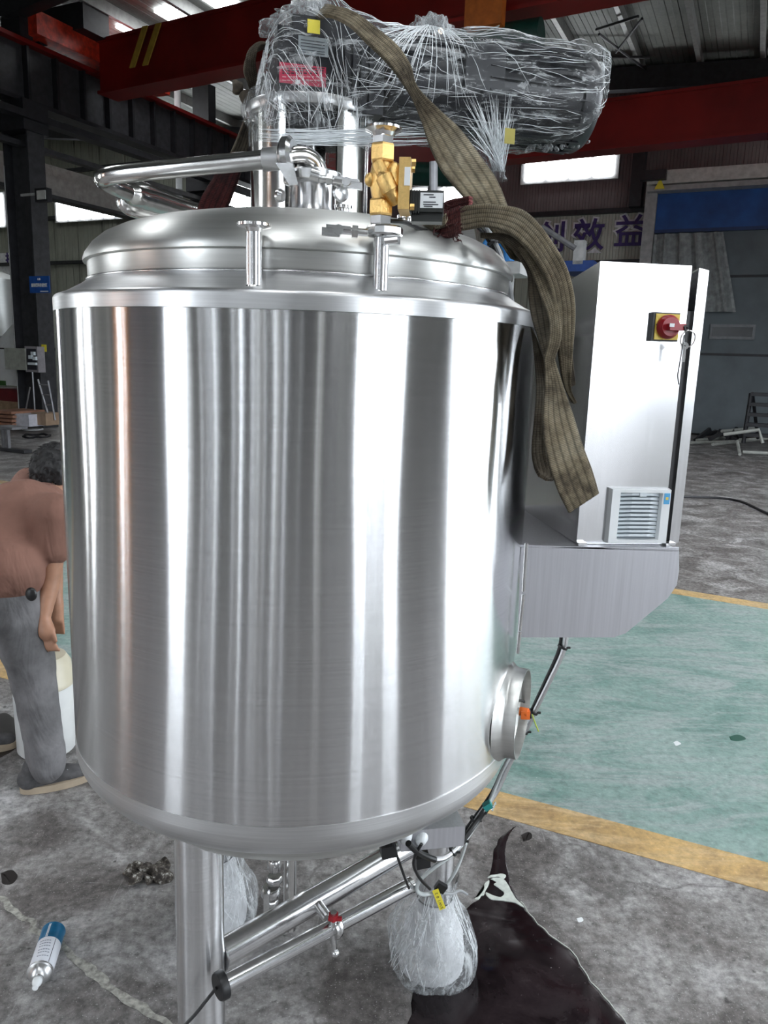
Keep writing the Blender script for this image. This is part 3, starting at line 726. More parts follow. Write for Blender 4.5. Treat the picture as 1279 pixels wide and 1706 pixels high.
# valve nozzle
VY = 1.306
n2 = W(633, 484, VY); n2t = W(633, 396, VY)
nb2 = MB().cyl((n2.x, VY, 1.80), (n2.x, VY, n2t.z), .0128, seg=28).build('valve_nozzle', m_leg, tank)
weldring((n2.x, VY, 1.806), .014, .003, nb2)
# little nozzles behind the valve, on the dome
for (px_, yb, yt, Yd, rr) in ((676, 392, 362, 1.52, .011), (690, 393, 366, 1.56, .011), (571, 392, 345, 1.62, .011)):
    b_ = W(px_, yb, Yd); t_ = W(px_, yt, Yd)
    s_ = MB().cyl((b_.x, Yd, b_.z-.02), (b_.x, Yd, t_.z), rr, seg=16).build('dome_nozzle', m_pipe, tank)
    MB().lathe((b_.x, Yd, t_.z-.004), UP, [(rr, 0), (rr*1.6, .001), (rr*1.6, .007), (0, .008)], 20).build('ferrule', m_pipe, s_)
# spray-ball inlet
IY = 1.555
ic = W(520, 352, IY); it = W(520, 306, IY)
inl = MB().lathe((ic.x, IY, 0), UP, [(.052, ic.z-.012), (.047, ic.z), (.0445, ic.z+.006), (.0445, it.z)], 48).build('inlet_nozzle', m_leg, tank)
MB().lathe((ic.x, IY, it.z-.002), UP, [(.0445, -.004), (.054, 0), (.056, .002), (.056, .018), (.053, .021), (0, .021)], 40).build('inlet_clamp', m_cast, inl)
# wing-nut clamp helper (a two-shell clamp seen from the side)
def clamp_handle(o, d, parent, L=.05):
    d = Vector(d).normalized(); side = d.cross(UP).normalized()
    h = MB(); h.cyl(o, o+d*L*.8, .006, seg=10); h.cyl(o+d*L*.30, o+d*L*.48, .0105, seg=6)
    h.build('clamp_bolt', m_cast, parent)
    wmb = MB(); c = o+d*L*.9
    wmb.box(c+UP*.004, (L*.75, .016, .005), (d, side, UP)); wmb.box(c+d*.012-UP*.004, (L*.55, .010, .012), (d, side, UP))
    wmb.cyl(c-side*.009, c+side*.009, .008, seg=12)
    wmb.build('wing_nut', m_cast, parent, bevel=.0015)
hp0 = W(528, 296, IY-.05)
clamp_handle(hp0, (1, -.05, -.12), inl, .062)
MB().cyl(W(518, 291, IY-.055), W(532, 295, IY-.055), .012, seg=16).build('hinge', m_cast, inl, bevel=.002)
MB().lathe(W(461, 325, IY-.02), (1, -.3, -.2), [(0, 0), (.010, 0), (.0125, .006), (.010, .014), (0, .014)], 16).build('hinge', m_cast, inl)
MB().lathe(W(566, 322, IY-.03), (.6, -1, 0), [(0, 0), (.014, 0), (.017, .004), (.014, .009), (.009, .010), (0, .010)], 18).build('hinge', m_cast, inl)
# lifting lug on the right of the dome (the sling's eye is shackled here)
lug = MB().prism([W(718, 402, 1.60), W(742, 372, 1.60), W(787, 366, 1.60), W(800, 438, 1.60), W(760, 440, 1.60)], (0, .012, 0)).build('lifting_lug', m_band, tank, smooth=0)
lug2 = MB().prism([W(372, 372, 1.80), W(330, 372, 1.80), W(338, 340, 1.80), W(372, 340, 1.80)], (0, .012, 0)).build('lifting_lug', m_band, tank, smooth=0)
# outlet pipe and sample valve under the bottom
ob = W(484, 1415, 1.70); oe = W(484, 1512, 1.70)
op = MB().cyl((ob.x, 1.70, .70), (ob.x, 1.70, oe.z-.06), .0165, seg=24).build('outlet_pipe', m_pipe, tank)
vx = W(457, 1450, 1.66)
va = MB().cyl((vx.x, 1.66, .70), (vx.x, 1.66, vx.z+.02), .011, seg=16).build('sample_valve', m_pipe, tank)
for k, (dz, rr, hh) in enumerate(((.035, .021, .018), (.0, .017, .03), (-.035, .020, .02), (-.075, .024, .03), (-.10, .018, .02))):
    MB().lathe((vx.x-(k > 2)*.008, 1.66, vx.z+dz), UP, [(0, 0), (rr*.85, 0), (rr, hh*.2), (rr, hh*.8), (rr*.85, hh), (0, hh)], 14 if k % 2 else 8).build('valve_ring', m_cast, va, bevel=.001)
MB().box((vx.x-.014, 1.64, vx.z-.07), (.014, .03, .06)).cyl((vx.x-.02, 1.63, vx.z-.10), (vx.x+.02, 1.63, vx.z-.10), .009, seg=8).build('valve_lever', m_cast, va, bevel=.003)
# bracket that carries the control cabinet
KY = 1.60
pts = [W(*q, KY) for q in ((868, 912), (1131, 912), (1131, 950), (1127, 975), (1112, 997), (1042, 1055), (1022, 1062), (862, 1062))]
brk = MB().prism(pts, (0, .004, 0)).build('cabinet_bracket', m_brk, tank, smooth=0)
zt_ = W(1000, 912, KY).z
MB().hexa([Vector(p) for p in ((.27, KY, zt_-.004), (pts[1].x, KY, zt_-.004), (pts[1].x-.06, KY+.46, zt_-.004), (.20, KY+.46, zt_-.004), (.27, KY, zt_), (pts[1].x, KY, zt_), (pts[1].x-.06, KY+.46, zt_), (.20, KY+.46, zt_))]).build('shelf', m_brk, brk, smooth=0)
MB().prism([p+Vector((-.05, .45, 0)) for p in pts], (0, .004, 0)).build('rear_plate', m_brk, brk, smooth=0)
# perforated conduit strip along the tank edge above the cup
for i, (x0, y0, x1, y1) in enumerate(((877, 905, 872, 985), (872, 990, 866, 1050), (866, 1052, 862, 1088))):
    MB().cyl(W(x0, y0, 1.565), W(x1, y1, 1.565), .0042, seg=8).build('edge_conduit', m_cast, tank)
# junction box with cable glands under the rim
jb = W(700, 1392, 1.55)
jbx = MB().box((jb.x+.02, 1.57, jb.z+.005), (.15, .08, .05), (Vector((.96, .2, .0)), Vector((-.2, .96, 0)), UP)).build('junction_box', m_brk, tank, smooth=0, bevel=.003)
gl1, gl2 = W(676, 1400, 1.50), W(703, 1402, 1.52)
for g_ in (gl1, gl2):
    MB().lathe(g_+Vector((0, .03, .012)), (-.1, -1, -.45), [(0, 0), (.014, 0), (.0165, .01), (.0155, .026), (.010, .036), (.006, .038), (0, .038)], 18).build('cable_gland', m_white, jbx)
for (x_, y_, d_) in ((646, 1414, 1.50), (703, 1432, 1.60)):
    g_ = W(x_, y_, d_); MB().box(g_, (.034, .03, .028), (Vector((.95, .2, .1)), Vector((-.2, .97, 0)), Vector((-.1, 0, 1)))).build('rubber_pad', m_black, jbx, smooth=0, bevel=.004)

# ------------------------------------------------------------------ brass valve on its nozzle
sv = thing('solenoid_valve', 'brass solenoid valve with black coil standing on the right-hand lid nozzle', 'valve', (n2.x, VY, n2t.z))
vz = lambda y: W(636, y, VY).z
vxx = W(636, 300, VY).x
hexax = lambda mb, y0, y1, r, x=vxx: mb.lathe((x, VY, 0), UP, [(0, vz(y0)), (r*.93, vz(y0)), (r, vz(y0)+.003), (r, vz(y1)-.003), (r*.93, vz(y1)), (0, vz(y1))], 6)
m_ = MB(); hexax(m_, 271, 241, .0205); m_.build('hex_end', m_brass, sv, smooth=20)
m_ = MB(); hexax(m_, 360, 333, .0205); m_.build('hex_end', m_brass, sv, smooth=20)
m_ = MB(); hexax(m_, 377, 358, .0185); m_.build('steel_nut', m_pipe, sv, smooth=20)
m_ = MB(); hexax(m_, 243, 226, .0185); m_.build('steel_nut', m_pipe, sv, smooth=20)
m_ = MB(); m_.lathe((vxx, VY, 0), UP, [(0, vz(228)), (.017, vz(228)), (.020, vz(222)), (.0295, vz(217)), (.0295, vz(213)), (.027, vz(212)), (.0, vz(213))], 32); m_.build('top_ferrule', m_pipe, sv)
cb = MB(); cb.lathe((n2.x+.004, VY, 0), UP, [(.012, vz(396)), (.0285, vz(394)), (.0305, vz(391)), (.0305, vz(381)), (.0285, vz(378)), (.012, vz(376))], 12); cbo = cb.build('nozzle_clamp', m_cast, sv, smooth=20)
clamp_handle(W(612, 388, VY-.02), (-1, -.1, .04), cbo, .052)
MB().box(W(651, 401, VY-.02), (.03, .012, .012)).cyl(W(640, 402, VY-.025), W(662, 400, VY-.025), .006, seg=8).build('hinge', m_cast, cbo, bevel=.003)
bd = MB()
bd.lathe((vxx, VY, 0), UP, [(0, vz(338)), (.014, vz(338)), (.0165, vz(325)), (.019, vz(308)), (.0195, vz(292)), (.017, vz(276)), (.014, vz(268)), (0, vz(268))], 28)
bd.sphere((vxx-.019, VY-.004, vz(301)), .009, 14, 10, (1, 1, 1.2))
# slanting round boss of the diaphragm chamber and its square cover
bx_, by_, bz_ = Vector((1, -.08, 0)).normalized(), Vector((.08, 1, 0)).normalized(), UP
bd.tube(cr([Vector((vxx-.006, VY-.012, vz(276))), Vector((vxx+.004, VY-.02, vz(300))), Vector((vxx+.016, VY-.02, vz(325))), Vector((vxx+.026, VY-.012, vz(336)))], 6), [.010]*6+[.014]*6+[.011]*7, 14)
bd.sphere((vxx+.018, VY, vz(306)), .028, 20, 14, (.7, .95, 1.2))
bd.build('valve_body', m_brass, sv)
MB().box((vxx+.038, VY, vz(311)), (.018, .062, vz(269)-vz(354)), (bx_, by_, bz_)).build('cover_flange', m_brass, sv, bevel=.006)
cvf = sv.children[-1]
for sy in (-1, 1):
    for yy in (275, 348): MB().cyl((vxx+.046, VY+sy*.022, vz(yy)), (vxx+.053, VY+sy*.022, vz(yy)), .0055, seg=6).build('cover_screw', m_brass, cvf)
MB().box((vxx+.040, VY-.0315, vz(300)), (.009, .0012, vz(286)-vz(316)), (bx_, by_, bz_)).build('type_plate', m_white, cvf, smooth=0)
coil = MB().box((vxx+.074, VY, vz(337)), (.054, .044, vz(320)-vz(355)), (bx_, by_, bz_)).build('coil', m_coil, sv, bevel=.003)
for k in range(4): MB().box((vxx+.050+.004*k, VY, vz(338)), (.0016, .047, vz(318)-vz(357)), (bx_, by_, bz_)).build('cooling_rib', m_coil, coil, smooth=0)
MB().box((vxx+.080, VY-.0232, vz(336)), (.036, .0012, vz(324)-vz(349)), (bx_, by_, bz_)).build('coil_label', m_white, coil, smooth=0)
for k, (yy, dx, wd) in enumerate(((327, -.004, .016), (331, .002, .010), (339, -.002, .020), (343, 0, .024), (346, -.004, .014))):
    MB().box((vxx+.079+dx, VY-.024, vz(yy)), (wd, .0004, .0016), (bx_, by_, bz_)).build('label_print', m_ink, coil, smooth=0)
MB().box((vxx+.095, VY-.024, vz(336)), (.0028, .0004, .022), (bx_, by_, bz_)).build('label_print', m_ink, coil, smooth=0)
MB().box((vxx+.075, VY+.004, vz(360)), (.05, .03, .016), (bx_, by_, bz_)).build('connector', m_coil, coil, bevel=.004)
cbw = MB().tube(cr([W(650, 368, VY+.01), W(672, 370, VY+.03), W(696, 380, 1.40), W(730, 392, 1.46), W(750, 402, 1.5)], 6), .0035, 8).build('valve_cable', m_black); tag(cbw, 'thin black cable looping from the brass valve over the dome', 'cable')

# ------------------------------------------------------------------ spray pipe
sp = thing('spray_pipe', 'polished bent spray pipe clamped to the lid inlet and folding back at left', 'pipe', (ic.x, IY, it.z))
PR = .0172
pB = W(481, 262, 1.52)
MB().tube(cr([W(531, 303, IY), W(530, 288, IY), W(524, 271, IY-.005), W(508, 260, 1.54), W(490, 259, 1.53), W(480, 261, 1.525)], 7), PR, 24).build('elbow', m_pipe, sp)
pd_ = (W(170, 294, 1.60)-W(472, 263, 1.52)).normalized()
ck = MB().lathe(pB-pd_*.012, pd_, [(PR, 0), (.030, .0), (.0365, .006), (.0365, .018), (.030, .024), (PR, .024)], 32).build('pipe_clamp', m_cast, sp)
MB().prism([pB+Vector((-.02, -.034, -.018)), pB+Vector((.012, -.036, -.018)), pB+Vector((.022, -.034, -.054)), pB+Vector((.006, -.034, -.056))], (0, .012, 0)).build('clamp_latch', m_cast, ck, smooth=0, bevel=.002)
MB().cyl(W(466, 264, 1.522), W(440, 266, 1.527), PR+.0035, seg=24).build('pipe_sleeve', m_band, sp, bevel=.001)
bend = cr([W(470, 263, 1.52), W(380, 272, 1.545), W(290, 281, 1.57), W(200, 290, 1.60), W(176, 295, 1.62), W(172, 300, 1.66), W(186, 310, 1.72), W(212, 321, 1.78)], 7)
MB().tube(bend, PR, 24).build('pipe_run', m_pipe, sp)
MB().tube(cr([W(205, 318, 1.77), W(228, 327, 1.82), W(250, 334, 1.88), W(300, 350, 2.0), W(345, 362, 2.1)], 5), [PR]*3+[PR+.006]*5+[PR+.0075]*13, 24).build('pipe_reducer', m_pipe, sp)
MB().tube(cr([W(340, 356, 2.2), W(280, 336, 2.08), W(236, 318, 1.98), W(216, 322, 1.93), W(210, 338, 1.91), W(226, 348, 1.92), W(262, 357, 1.96), W(310, 370, 2.02)], 6), .0215, 24).build('return_bend', m_pipe, sp)

# ------------------------------------------------------------------ control cabinet (own frame, turned a little)
CYAW = R(7.5)
k0 = W(1000, 435, KY+.02)
cab = thing('control_cabinet', 'brushed steel control cabinet with red switch on the bracket at tank right', 'cabinet', (k0.x, k0.y, 0), CYAW)
kz0, kz1 = zt_+.001, k0.z; kw, kd = .198, .42
def cbx(name, mat, x0, x1, y0, y1, z0, z1, parent=cab, bevel=0, smooth=0): return MB().box(((x0+x1)/2, (y0+y1)/2, (z0+z1)/2), (abs(x1-x0), abs(y1-y0), abs(z1-z0))).build(name, mat, parent, smooth=smooth, bevel=bevel, local=(parent is cab))
body = MB().hexa([(0, 0, kz0), (kw, 0, kz0), (kw, kd, kz0), (0, kd, kz0), (0, 0, kz1), (kw, 0, kz1), (kw, kd, kz1-.075), (0, kd, kz1-.055)]).build('body', m_cab, cab, smooth=0, bevel=.002, local=True)
MB().hexa([(kw+.014, -.004, kz0+.004), (kw+.036, -.004, kz0+.004), (kw+.036, kd, kz0+.004), (kw+.014, kd, kz0+.004), (kw+.014, -.004, kz1-.004), (kw+.036, -.004, kz1-.008), (kw+.036, kd, kz1-.08), (kw+.014, kd, kz1-.08)]).build('door', m_cab, cab, smooth=0, bevel=.003, local=True)
cbx('door_seal', m_black, kw, kw+.014, .004, kd-.01, kz0+.006, kz1-.09)
def cl_(px_, py_):          # point on the cabinet's face in cabinet coordinates
    d = ray(px_, py_); inv = cab.matrix_basis.inverted(); o = inv @ CAM; dd = inv.to_3x3() @ d
    t = -o.y/dd.y; return o+dd*t
def child(mb, name, mat, parent, **k):
    o = mb.build(name, mat, None, **k); o.parent = parent; return o
# rotary switch
s0 = cl_(1104, 545); sw_ = child(MB().box((s0.x, -.006, s0.z), (.058, .012, .058)), 'switch_base', m_black, cab, bevel=.004)
child(MB().box((s0.x+.002, -.013, s0.z), (.052, .003, .052)), 'switch_plate', m_yel, sw_, bevel=.0012)
child(MB().lathe((s0.x+.003, -.014, s0.z), (0, -1, 0), [(.0245, 0), (.0245, .006), (.021, .012), (.019, .016), (0, .016)], 32), 'switch_dial', m_red, sw_)
child(MB().box((s0.x+.010, -.036, s0.z-.001), (.034, .018, .013)), 'switch_knob', m_red, sw_, bevel=.004)
child(MB().cyl((s0.x+.022, -.040, s0.z+.001), (s0.x+.032, -.040, s0.z+.001), .0055, seg=14), 'lock_shackle', m_black, sw_)
child(MB().box((s0.x-.004, -.0462, s0.z+.002), (.010, .001, .007)), 'dial_mark', m_white, sw_, smooth=0)
for k in range(5):
    a = R(-40+k*70); child(MB().box((s0.x+.003+.024*math.cos(a), -.0149, s0.z+.0225*math.sin(a)), (.004, .0006, .003)), 'plate_print', m_ink, sw_, smooth=0)
def c2w(p): return cab.matrix_basis @ Vector(p)
kr = c2w((s0.x+.027, -.046, s0.z-.004))
keys = thing('key_ring', 'small keys on a ring hanging from the red rotary switch', 'keys', kr)
P = [kr+Vector((.004+.0145*math.cos(a), -.004-.004*math.sin(a), -.020+.0165*math.sin(a)*1.0)) for a in [2*math.pi*i/28 for i in range(28)]]
MB().tube(P, .0014, 8, closed=True).build('ring', m_pipe, keys)
MB().box(kr+Vector((.0, -.003, -.052)), (.0062, .002, .028)).lathe(kr+Vector((0, -.004, -.034)), (0, 1, 0), [(.002, 0), (.0075, 0), (.0075, .002), (.002, .002)], 16, close=True).build('key', m_pipe, keys, bevel=.0006)
MB().tube(cr([kr+Vector((-.004, -.004, -.012)), kr+Vector((-.006, -.004, -.05)), kr+Vector((-.008, -.004, -.085)), kr+Vector((-.0085, -.004, -.094)), kr+Vector((-.004, -.004, -.112))], 4), .0013, 6).build('wire_tie', m_black, keys)
MB().tube([kr+Vector((-.004, -.0, .004)), kr+Vector((-.001, -.003, -.008))], .002, 8).build('split_link', m_black, keys)
# filter vent
v0_, v1_ = cl_(1014, 812), cl_(1104, 903)
vcx, vcz = (v0_.x+v1_.x)/2, (v0_.z+v1_.z)/2; vw, vh = abs(v1_.x-v0_.x), abs(v0_.z-v1_.z)
vent = MB()
def prism_frame(mb, cx_, cz_, w_, h_, iw, ih, y0, y1, y2):
    # outer frame with sloped sides: outer rectangle at y0, front outer slightly smaller at y1, inner opening at y2
    def ring(w2, h2, y): return [Vector((cx_+sx*w2/2, y, cz_+sz*h2/2)) for sx, sz in ((-1, -1), (1, -1), (1, 1), (-1, 1))]
    rs = [[mb.bm.verts.new(p) for p in ring(*q)] for q in ((w_, h_, y0), (w_*.97, h_*.975, y1), (iw, ih, y1), (iw*.98, ih*.98, y2))]
    for a, b in zip(rs, rs[1:]):
        for i in range(4): mb.face([a[i], a[(i+1) % 4], b[(i+1) % 4], b[i]])
prism_frame(vent, vcx, vcz, vw, vh, vw*.70, vh*.86, -.0002, -.017, -.003)
vt = child(vent, 'vent_frame', m_white, cab, smooth=0)
child(MB().box((vcx, -.002, vcz), (vw*.70, .002, vh*.86)), 'filter_mat', m_vent_in, vt, smooth=0)
nl = 11
for k in range(nl):
    z = vcz-vh*.41+vh*.82*(k+.5)/nl; hw = vw*.345; lv = MB(); a = []
    pr = [(-hw, -.004, .0), (-hw*.45, -.0165, .0035), (hw*.45, -.0165, .0035), (hw, -.004, -.001)]
    hh = vh*.82/nl*.56
    top = [Vector((vcx+x, y, z+dz+hh/2)) for x, y, dz in pr]; bot = [Vector((vcx+x, y*1.0+.0, z+dz-hh/2)) for x, y, dz in pr]
    bk = [Vector((vcx+x, -.002, z+hh*.9)) for x, y, dz in pr]
    for i in range(3):
        lv.poly([bot[i], bot[i+1], top[i+1], top[i]]); lv.poly([top[i], top[i+1], bk[i+1], bk[i]])
    child(lv, 'louvre', m_ltgrey, vt, smooth=0)
child(MB().box((vcx+.002, -.018, vcz+vh*.40), (.015, .004, .008)), 'vent_latch', m_ltgrey, vt, bevel=.001)
child(MB().box((vcx+vw*.42, -.0178, vcz+vh*.33), (.013, .0008, .024)), 'vent_sticker', plain('sticker_blue', (.1, .42, .75), .5), vt, smooth=0)
child(MB().box((vcx+vw*.42, -.0184, vcz+vh*.335), (.006, .0006, .006)), 'sticker_print', m_yel, vt, smooth=0)
for (px_, w_) in ((966, .02), (1112, .022)):
    p = cl_(px_, 909); child(MB().box((p.x, -.008, kz0+.003), (w_, .012, .006)), 'mounting_tab', m_cab, cab, smooth=0)

# ------------------------------------------------------------------ stirrer drive, wrapped in film
mo = thing('stirrer_drive', 'black stirrer gear motor wrapped in crinkled clear film on top of the tank', 'motor', (NC.x, NC.y, nz1+.02))
ang = R(14); mx = Vector((math.cos(ang), math.sin(ang), 0)); my = Vector((-math.sin(ang), math.cos(ang), 0))
AX0 = Vector((NC.x, NC.y, 0))
def mpt(px_, py_, off=-.10):      # pixel to a point in the plane parallel to the motor axis, off = towards/away from camera
    d = ray(px_, py_); o = AX0+my*off; t = (o-CAM).dot(my)/d.dot(my); return CAM+d*t
def mbox(mb, x0, y0, x1, y1, d0, d1):
    a, b = mpt(x0, (y0+y1)/2, d0), mpt(x1, (y0+y1)/2, d0); zt1 = mpt((x0+x1)/2, y0, d0).z; zb = mpt((x0+x1)/2, y1, d0).z
    s0, s1 = (a-AX0).dot(mx), (b-AX0).dot(mx); c = AX0+mx*((s0+s1)/2)+my*((d0+d1)/2); c.z = (zt1+zb)/2
    return mb.box(c, (s1-s0, d1-d0, zt1-zb), (mx, my, UP))
gb = mbox(MB(), 462, 52, 640, 182, -.11, .10).build('gear_housing', m_motor, mo, bevel=.018)
mbox(MB(), 470, 178, 600, 214, -.09, .09).build('gear_foot', m_motor, mo, bevel=.01)
mbox(MB(), 488, 30, 600, 56, -.09, .07).build('housing_cover', m_motor, mo, bevel=.01)
for k in range(5): mbox(MB(), 560+k*14, 62, 565+k*14, 176, -.118, -.10).build('housing_rib', m_motor, gb, smooth=0)
def seg_axis(x0, x1, cy_, rpx, seg=32):
    a, b = mpt(x0, cy_, 0), mpt(x1, cy_, 0); b.z = a.z = (a.z+b.z)/2
    rr = rpx/F_PX*1.85
    return a, b, rr
a, b, rr = seg_axis(636, 782, 146, 62)
mcy = MB().cyl(a, b, rr, seg=36).build('coupling_bell', m_motor, mo, bevel=.006)
for k in range(16):
    t = R(360*k/16); o = (my*math.cos(t)+UP*math.sin(t))*(rr+.003)
    MB().cyl(a+o+mx*.02, b+o-mx*.02, .004, seg=6).build('bell_rib', m_motor, mcy)
mbox(MB(), 776, 72, 842, 152, -.10, .06).build('terminal_box', m_motor, mo, bevel=.006)
a, b, rr = seg_axis(780, 962, 164, 70)
mst = MB().cyl(a, b, rr*.94, seg=40).lathe(b, mx, [(rr*1.0, -.03), (rr*1.0, .0), (rr*.93, .012), (0, .016)], 40).build('motor_body', m_motor, mo, bevel=.004)
for k in range(28):
    t = R(360*k/28); o = (my*math.cos(t)+UP*math.sin(t))
    MB().box((a+b)/2+o*(rr*.95), ((b-a).length*.9, .003, .016), (mx, o.cross(mx), o)).build('cooling_fin', m_motor, mst, smooth=0)
# labels on the housing
def plate(name, mat, x0, y0, x1, y1, parent, off=-.1125, t=.0012):
    mb = MB(); q = [mpt(x0, y0, off), mpt(x1, y0, off), mpt(x1, y1, off), mpt(x0, y1, off)]
    zt1, zb = (q[0].z+q[1].z)/2, (q[2].z+q[3].z)/2
    q[0].z = q[1].z = zt1; q[2].z = q[3].z = zb; q[3].x, q[3].y = q[0].x, q[0].y; q[2].x, q[2].y = q[1].x, q[1].y
    return mb.prism(q, -my*t).build(name, mat, parent, smooth=0)
plate('red_label', plain('label_crimson', (.55, .02, .075), .5, var=.05), 465, 108, 543, 142, gb)
m_pr = plain('label_print_pink', (.75, .35, .40), .6)
rg_ = random.Random(3)
for yy in (113, 117, 121, 127, 133):
    x_ = 470
    while x_ < 536:
        w_ = rg_.uniform(3, 7); plate('label_print', m_pr if yy > 125 else m_ink, x_, yy, x_+w_, yy+1.8, gb, -.1140, .0004); x_ += w_+rg_.uniform(1.5, 3)
plate('warning_triangle', m_white, 492, 133, 500, 140, gb, -.1142, .0004)
plate('grey_label', plain('label_grey', (.30, .34, .36), .5), 497, 62, 547, 93, gb)
for yy in (68, 73, 78, 84, 88): plate('label_print', m_ink, 501, yy, 541, yy+1, gb, -.1140, .0004)
plate('yellow_sticker', m_tagyel, 512, 33, 533, 56, gb, -.135)
plate('yellow_sticker', plain('dull_yellow', (.42, .36, .08), .6), 841, 214, 858, 240, mo, -.15)

# clear film: transparent with milky streaks where it is stretched or folded
def film_mat(name, sc, rot, dens=.5, base=.06, edge=.34):
    t = NT(name)
    v = t.coord(scale=sc, rot=rot); n1_ = t.noise(v, 1.0, 7, .72, .5)
    v2 = t.coord(scale=(sc[0]*1.7, sc[1]*1.7, sc[2]*.5), rot=(rot[0]+.4, rot[1]+.35, rot[2])); n2_ = t.noise(v2, 1.0, 6, .7, .8)
    vc = t.coord(); cw = t.noise(vc, 26, 8, .75, 1.2)
    st = t.ramp(n1_, [(.57-.12*dens, 0.0), (.64, 1.0)]); st2 = t.ramp(n2_, [(.57, 0.0), (.66, .9)])
    crk = t.ramp(cw, [(.60, 0.0), (.68, .9)])
    f = t.math('MAXIMUM', t.math('MAXIMUM', st, st2), crk)
    lw = t.new('ShaderNodeLayerWeight'); lw.inputs[0].default_value = .35
    f = t.math('ADD', t.math('MULTIPLY', f, .62*dens+.34), t.math('ADD', base, t.math('MULTIPLY', lw.outputs['Facing'], edge)))
    f = t.math('MINIMUM', f, .92)
    t.bump(t.math('ADD', n1_, t.math('MULTIPLY', cw, .9)), 1.0, .012)
    t.set((.88, .91, .93), .2); t.set(Alpha=f)
    t.p.inputs['Specular IOR Level'].default_value = .9
    t.p.inputs['Coat Weight'].default_value = .6; t.p.inputs['Coat Roughness'].default_value = .08
    return t.m
m_film = film_mat('clear_film', (6, 40, 70), (0, .12, 0), .35, .015, .16)
m_filmv = film_mat('clear_film_upright', (60, 60, 9), (0, .2, 0), .45, .03, .2)
m_filmbag = film_mat('milky_film_bag', (30, 30, 9), (0, .5, .4), .6, .10, .25)
m_crease = plain('film_crease', (.86, .89, .91), .18, var=.04, **{'Specular IOR Level': .8})
stations = [(424, 150, 215, .03), (434, 108, 236, .08), (447, 66, 242, .12), (470, 36, 242, .14), (500, 14, 238, .145), (535, 4, 236, .14), (552, 20, 232, .15), (585, 40, 226, .15), (630, 62, 222, .14), (680, 66, 226, .13), (720, 62, 236, .13), (770, 64, 242, .13), (830, 70, 247, .14), (890, 77, 250, .14), (940, 82, 246, .13), (975, 92, 225, .11), (992, 104, 190, .07), (1000, 122, 150, .02)]
def film_loft(NSEG=64, SUB=5):
    S = []
    for x_, yt, yb, dp_ in stations:
        tz, bz2 = mpt(x_, yt, 0), mpt(x_, yb, 0)
        S.append(Vector(((tz-AX0).dot(mx), tz.z, bz2.z)).to_4d()[:3]+(dp_,))
    pts_ = cr([Vector((s_[0], s_[1], s_[2])) for s_ in S], SUB); ds_ = cr([Vector((s_[3], 0, 0)) for s_ in S], SUB)
    return [(p.x, p.y, p.z, max(d.x, .015)) for p, d in zip(pts_, ds_)]
LF = film_loft()
def hull(i, th, lift=0.0):
    i = max(0, min(len(LF)-1.001, i)); k = int(i); f = i-k; A_, B_ = LF[k], LF[k+1]
    s_, zt1, zb, d = [A_[j]*(1-f)+B_[j]*f for j in range(4)]
    cz, hz = (zt1+zb)/2, (zt1-zb)/2; c, s2 = math.cos(th), math.sin(th); e = .72
    y = -(abs(c)**e)*math.copysign(1, c)*(d+lift); z = (abs(s2)**e)*math.copysign(1, s2)*(hz+lift)
    p = AX0+mx*s_+my*y; p.z = cz+z
    n_ = noise.noise(p*9)*.010+noise.noise(p*26)*.006+noise.noise(p*60)*.0035
    nv = (my*y+UP*z); nv = nv.normalized() if nv.length > 1e-6 else UP
    return p+nv*n_
fm = MB(); NS = 96; grid = [[fm.bm.verts.new(hull(i*.5, 2*math.pi*k/NS)) for k in range(NS)] for i in range(2*(len(LF)-1))]
for i in range(len(grid)-1):
    for k in range(NS): fm.face([grid[i][k], grid[i][(k+1) % NS], grid[i+1][(k+1) % NS], grid[i+1][k]])
fm.face(grid[0]); fm.face(grid[-1][::-1])
film = fm.build('film_wrap', m_film, mo, smooth=60)
# film round the neck top and the gathered tail under the motor
def soft_loft(name, rings, mat, parent, amp=.006, seg=48, freq=22):
    """rings = list of (centre, rx, ry) stacked along z or any axis; ry is depth"""
    mb = MB(); G = []
    C_ = cr([r_[0] for r_ in rings], 5); D_ = cr([Vector((r_[1], r_[2], 0)) for r_ in rings], 5)
    for c, d in zip(C_, D_):
        row = []
        for k in range(seg):
            t = 2*math.pi*k/seg; o = Vector((d.x*math.cos(t), d.y*math.sin(t), 0)); q = c+o
            row.append(mb.bm.verts.new(q+o.normalized()*(amp*noise.noise(q*freq)+amp*.6*noise.noise(q*freq*2.7)+amp*.3*noise.noise(q*freq*6))))
        G.append(row)
    for i in range(len(G)-1):
        for k in range(seg): mb.face([G[i][k], G[i][(k+1) % seg], G[i+1][(k+1) % seg], G[i+1][k]])
    mb.face(G[0]); mb.face(G[-1][::-1])
    return mb.build(name, mat, parent, smooth=70)
soft_loft('film_collar', [(Vector((NC.x, NC.y, vz_)), r_, r_) for vz_, r_ in ((2.125, .127), (2.14, .129), (2.165, .131), (2.185, .141), (2.205, .142), (2.225, .135))], m_filmv, mo, .0035)
tl = [mpt(x_, y_, -.04) for x_, y_ in ((806, 232), (815, 252), (824, 270), (829, 288), (831, 300))]
soft_loft('film_tail', [(tl[0], .055, .06), (tl[1], .040, .045), (tl[2], .024, .026), (tl[3], .015, .016), (tl[4], .019, .02)], m_filmv, mo, .004, freq=40)
kn = MB(); kc = mpt(722, 56, 0)
for k, (dx, dz, r_) in enumerate(((0, 0, .034), (-.028, .004, .022), (.02, .012, .02), (.036, -.004, .016), (-.006, .026, .014))):
    kn.sphere(kc+mx*dx+UP*dz, r_, 26, 18, (1, 1, .9))
for v in kn.bm.verts: v.co += (v.co-kc).normalized()*(.014*noise.noise(v.co*34)+.011*noise.noise(v.co*85))
kn.build('film_knot', m_filmbag, mo, smooth=60)
